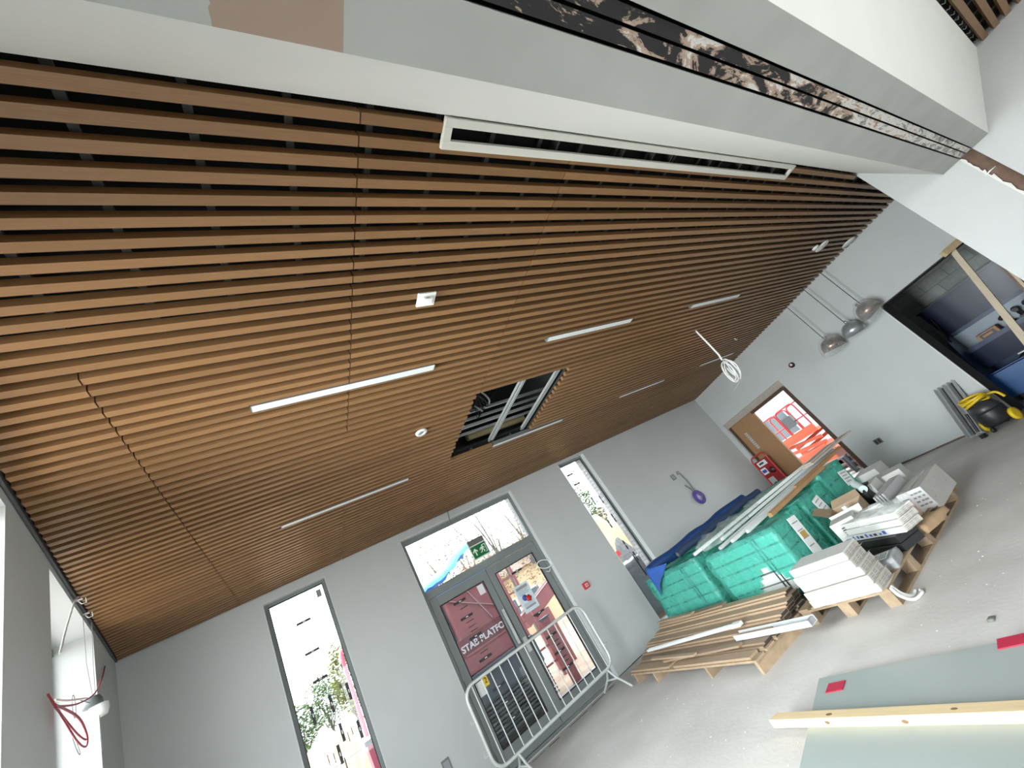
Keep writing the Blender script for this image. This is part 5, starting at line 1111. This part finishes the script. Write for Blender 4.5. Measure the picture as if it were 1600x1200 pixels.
# site barriers and red frames outside window 1
b2 = dup(bar0, (-.2, 10.2, -.06), .06, 'galvanised barrier outside the first slot window')
b3 = dup(bar0, (.15, 12.4, -.06), .04, 'further galvanised barrier outside the first slot window')
t = thing('red_guard_hoop', 'tall crimson hoop rail at the right edge of the first slot window', 'guard rail', (.62, 13.3, -.06)); obj('hoop', MB().tube(tubethru([(0, 0, 0), (0, 0, 1.6), (0, 0, 2.9), (.12, 0, 3.05), (.4, 0, 3.05), (.5, 0, 2.9), (.5, 0, 0)], 0), .045, 8).tube([(0, 0, 1.5), (.5, 0, 1.5)], .03, 8), mat('crimson_tube', (.34, .05, .09), .45), t)
t = thing('red_cone_pole', 'red pole with a cone at the left edge of the first slot window', 'pole', (-.62, 11.2, -.06)); obj('cone', MB().lathe([(.17, 0), (.17, .03), (.12, .03), (.03, .6), (0, .6)], 18), mat('cone_red', (.50, .06, .05), .5), t); obj('pole', MB().tube([(0, 0, .55), (0, 0, 1.5)], .015, 8), mat('cone_red', (.5, .06, .05)), t)
t = thing('red_skip_end', 'dark crimson box close outside the first slot window', 'skip', (.52, 8.6, -.06)); obj('skip_body', MB().prism([(-.12, 0), (.5, 0), (.5, 1.2), (-.18, 1.2)], -.4, .5, lambda u, v, s: Vector((u, s, v))), mat('crimson_tube', (.34, .05, .09)), t); obj('skip_rim', B(-.20, .52, -.42, .52, 1.17, 1.23), SLATE, t)
for i in range(3): 
    t = thing('block_pack', ('grey block pack near the barrier outside the first slot window', 'second grey block pack outside the first slot window', 'third grey block pack behind the others outside the first slot window')[i], 'block pack', ((-.15, .12, -.5)[i], (9.5, 8.9, 13.0)[i], -.06), .1 * i, 'block packs outside')
    for j in range(3):
        for k in range(2): obj('block', B(-.2, .2, -.1, .1, 0, .20), mat('pale_block', (.30, .26, .24), .9, rnd=.2), t, (0, .21 * k, .21 * j))

# orange lift outside the far doorway and the white building behind
ORA = mat('lift_orange', (.52, .085, .03), .45); CRM = mat('lift_red_rail', (.46, .045, .05), .45)
t = thing('scissor_lift', 'orange scissor lift with red guard hoops outside the far doorway', 'lift', (12.3, 6.55, -.06))
obj('chassis', MB().box(-.35, .35, -.60, .60, .18, .62).box(-.30, .30, -.45, .45, .62, .80), ORA, t, bevel=.02)
obj('print', MB().box(-.352, -.35, -.1, .22, .40, .54), PAPER, t)
for y in (-.42, .42):
    for x in (-.30, .30): obj('wheel', MB().lathe([(0, .06), (.15, .06), (.17, .03), (.17, -.05), (0, -.05)], 18, Matrix.Translation((x, y, .17)) @ Matrix.Rotation(PI / 2, 4, 'Y')), BLKP, t)
for k in range(2):
    z = .82 + .16 * k; obj('scissor_arm', MB().bar((-.2, -.5, z), (-.2, .5, z + .14), .05, .08), ORA, t); obj('scissor_arm', MB().bar((.2, .5, z), (.2, -.5, z + .14), .05, .08), ORA, t)
obj('platform', MB().box(-.36, .36, -.62, .62, 1.14, 1.22), ORA, t)
def hoop_pts(x, y0, y1, z0, z1, r): return [(x, y0, z0), (x, y0, z1 - r)] + [(x, y0 + r - r * math.cos(a), z1 - r + r * math.sin(a)) for a in (.5, 1.05, 1.57)] + [(x, y1 - r + r * math.sin(a), z1 - r + r * math.cos(a)) for a in (0, .5, 1.05, 1.57)] + [(x, y1, z0)]
for x in (-.34, .34):
    for y0, y1 in ((-.60, -.02), (.02, .60)): obj('guard_hoop', MB().tube(hoop_pts(x, y0, y1, 1.2, 2.05, .1), .022, 8).tube([(x, y0, 1.62), (x, y1, 1.62)], .016, 8), CRM, t)
obj('control_box', MB().box(-.42, -.30, -.35, -.08, 1.52, 1.82), mat('dark_grey_box', (.07, .08, .085), .5), t)
obj('toe_board', B(-.37, -.35, -.62, .62, 1.22, 1.36), ORA, t)
t = thing('cable_drum_rack', 'pale slatted rack standing low outside the far doorway', 'rack', (10.75, 5.75, -.06), .2)
for k in range(3): obj('rack_rail', MB().tube([(-.1 + .12 * k, -.45, .12 + .14 * k), (-.1 + .12 * k, .40, .22 + .14 * k)], .03, 8), mat('pale_tube', (.30, .29, .26), .5), t)
obj('rack_foot', B(-.2, .2, -.38, -.34, 0, .45), SLATE, t); obj('rack_foot', B(-.2, .2, .30, .34, 0, .5), SLATE, t)
t = thing('pink_crate', 'pinkish crate stacked beside the orange lift', 'crate', (11.3, 5.35, -.06)); obj('crate_body', MB().box(-.25, .25, -.28, .28, .0, .55), mat('pink_crate_board', (.36, .16, .15), .7, var=.1), t, bevel=.01); obj('crate_lid', B(-.27, .27, -.3, .3, .55, .6), mat('pink_crate_board', (.36, .16, .15)), t)
t = thing('site_building', 'pale site building with a light blue downpipe panel beyond the far doorway', 'building', (18.5, 9.0, -.06))
obj('building_wall', B(0, 3, -5, 5, 0, 4.2), mat('pinkish_white_cladding', (.36, .34, .36), .7, var=.06, scale=2), t); obj('blue_panel', B(-.03, 0, -.55, -.05, 0, 3.4), mat('pale_blue_panel', (.28, .36, .42), .6), t); obj('building_roof', B(-.3, 3.3, -5.2, 5.2, 4.2, 4.35), SLATE, t)
for y in (-3.2, .6, 2.6): o = obj('building_window', MB().box(-.04, 0, y, y + 1.2, 1.2, 2.4), WPLAST, t); obj('building_pane', B(-.05, -.041, y + .08, y + 1.12, 1.28, 2.32), mat('dark_pane', (.06, .08, .09)), o)
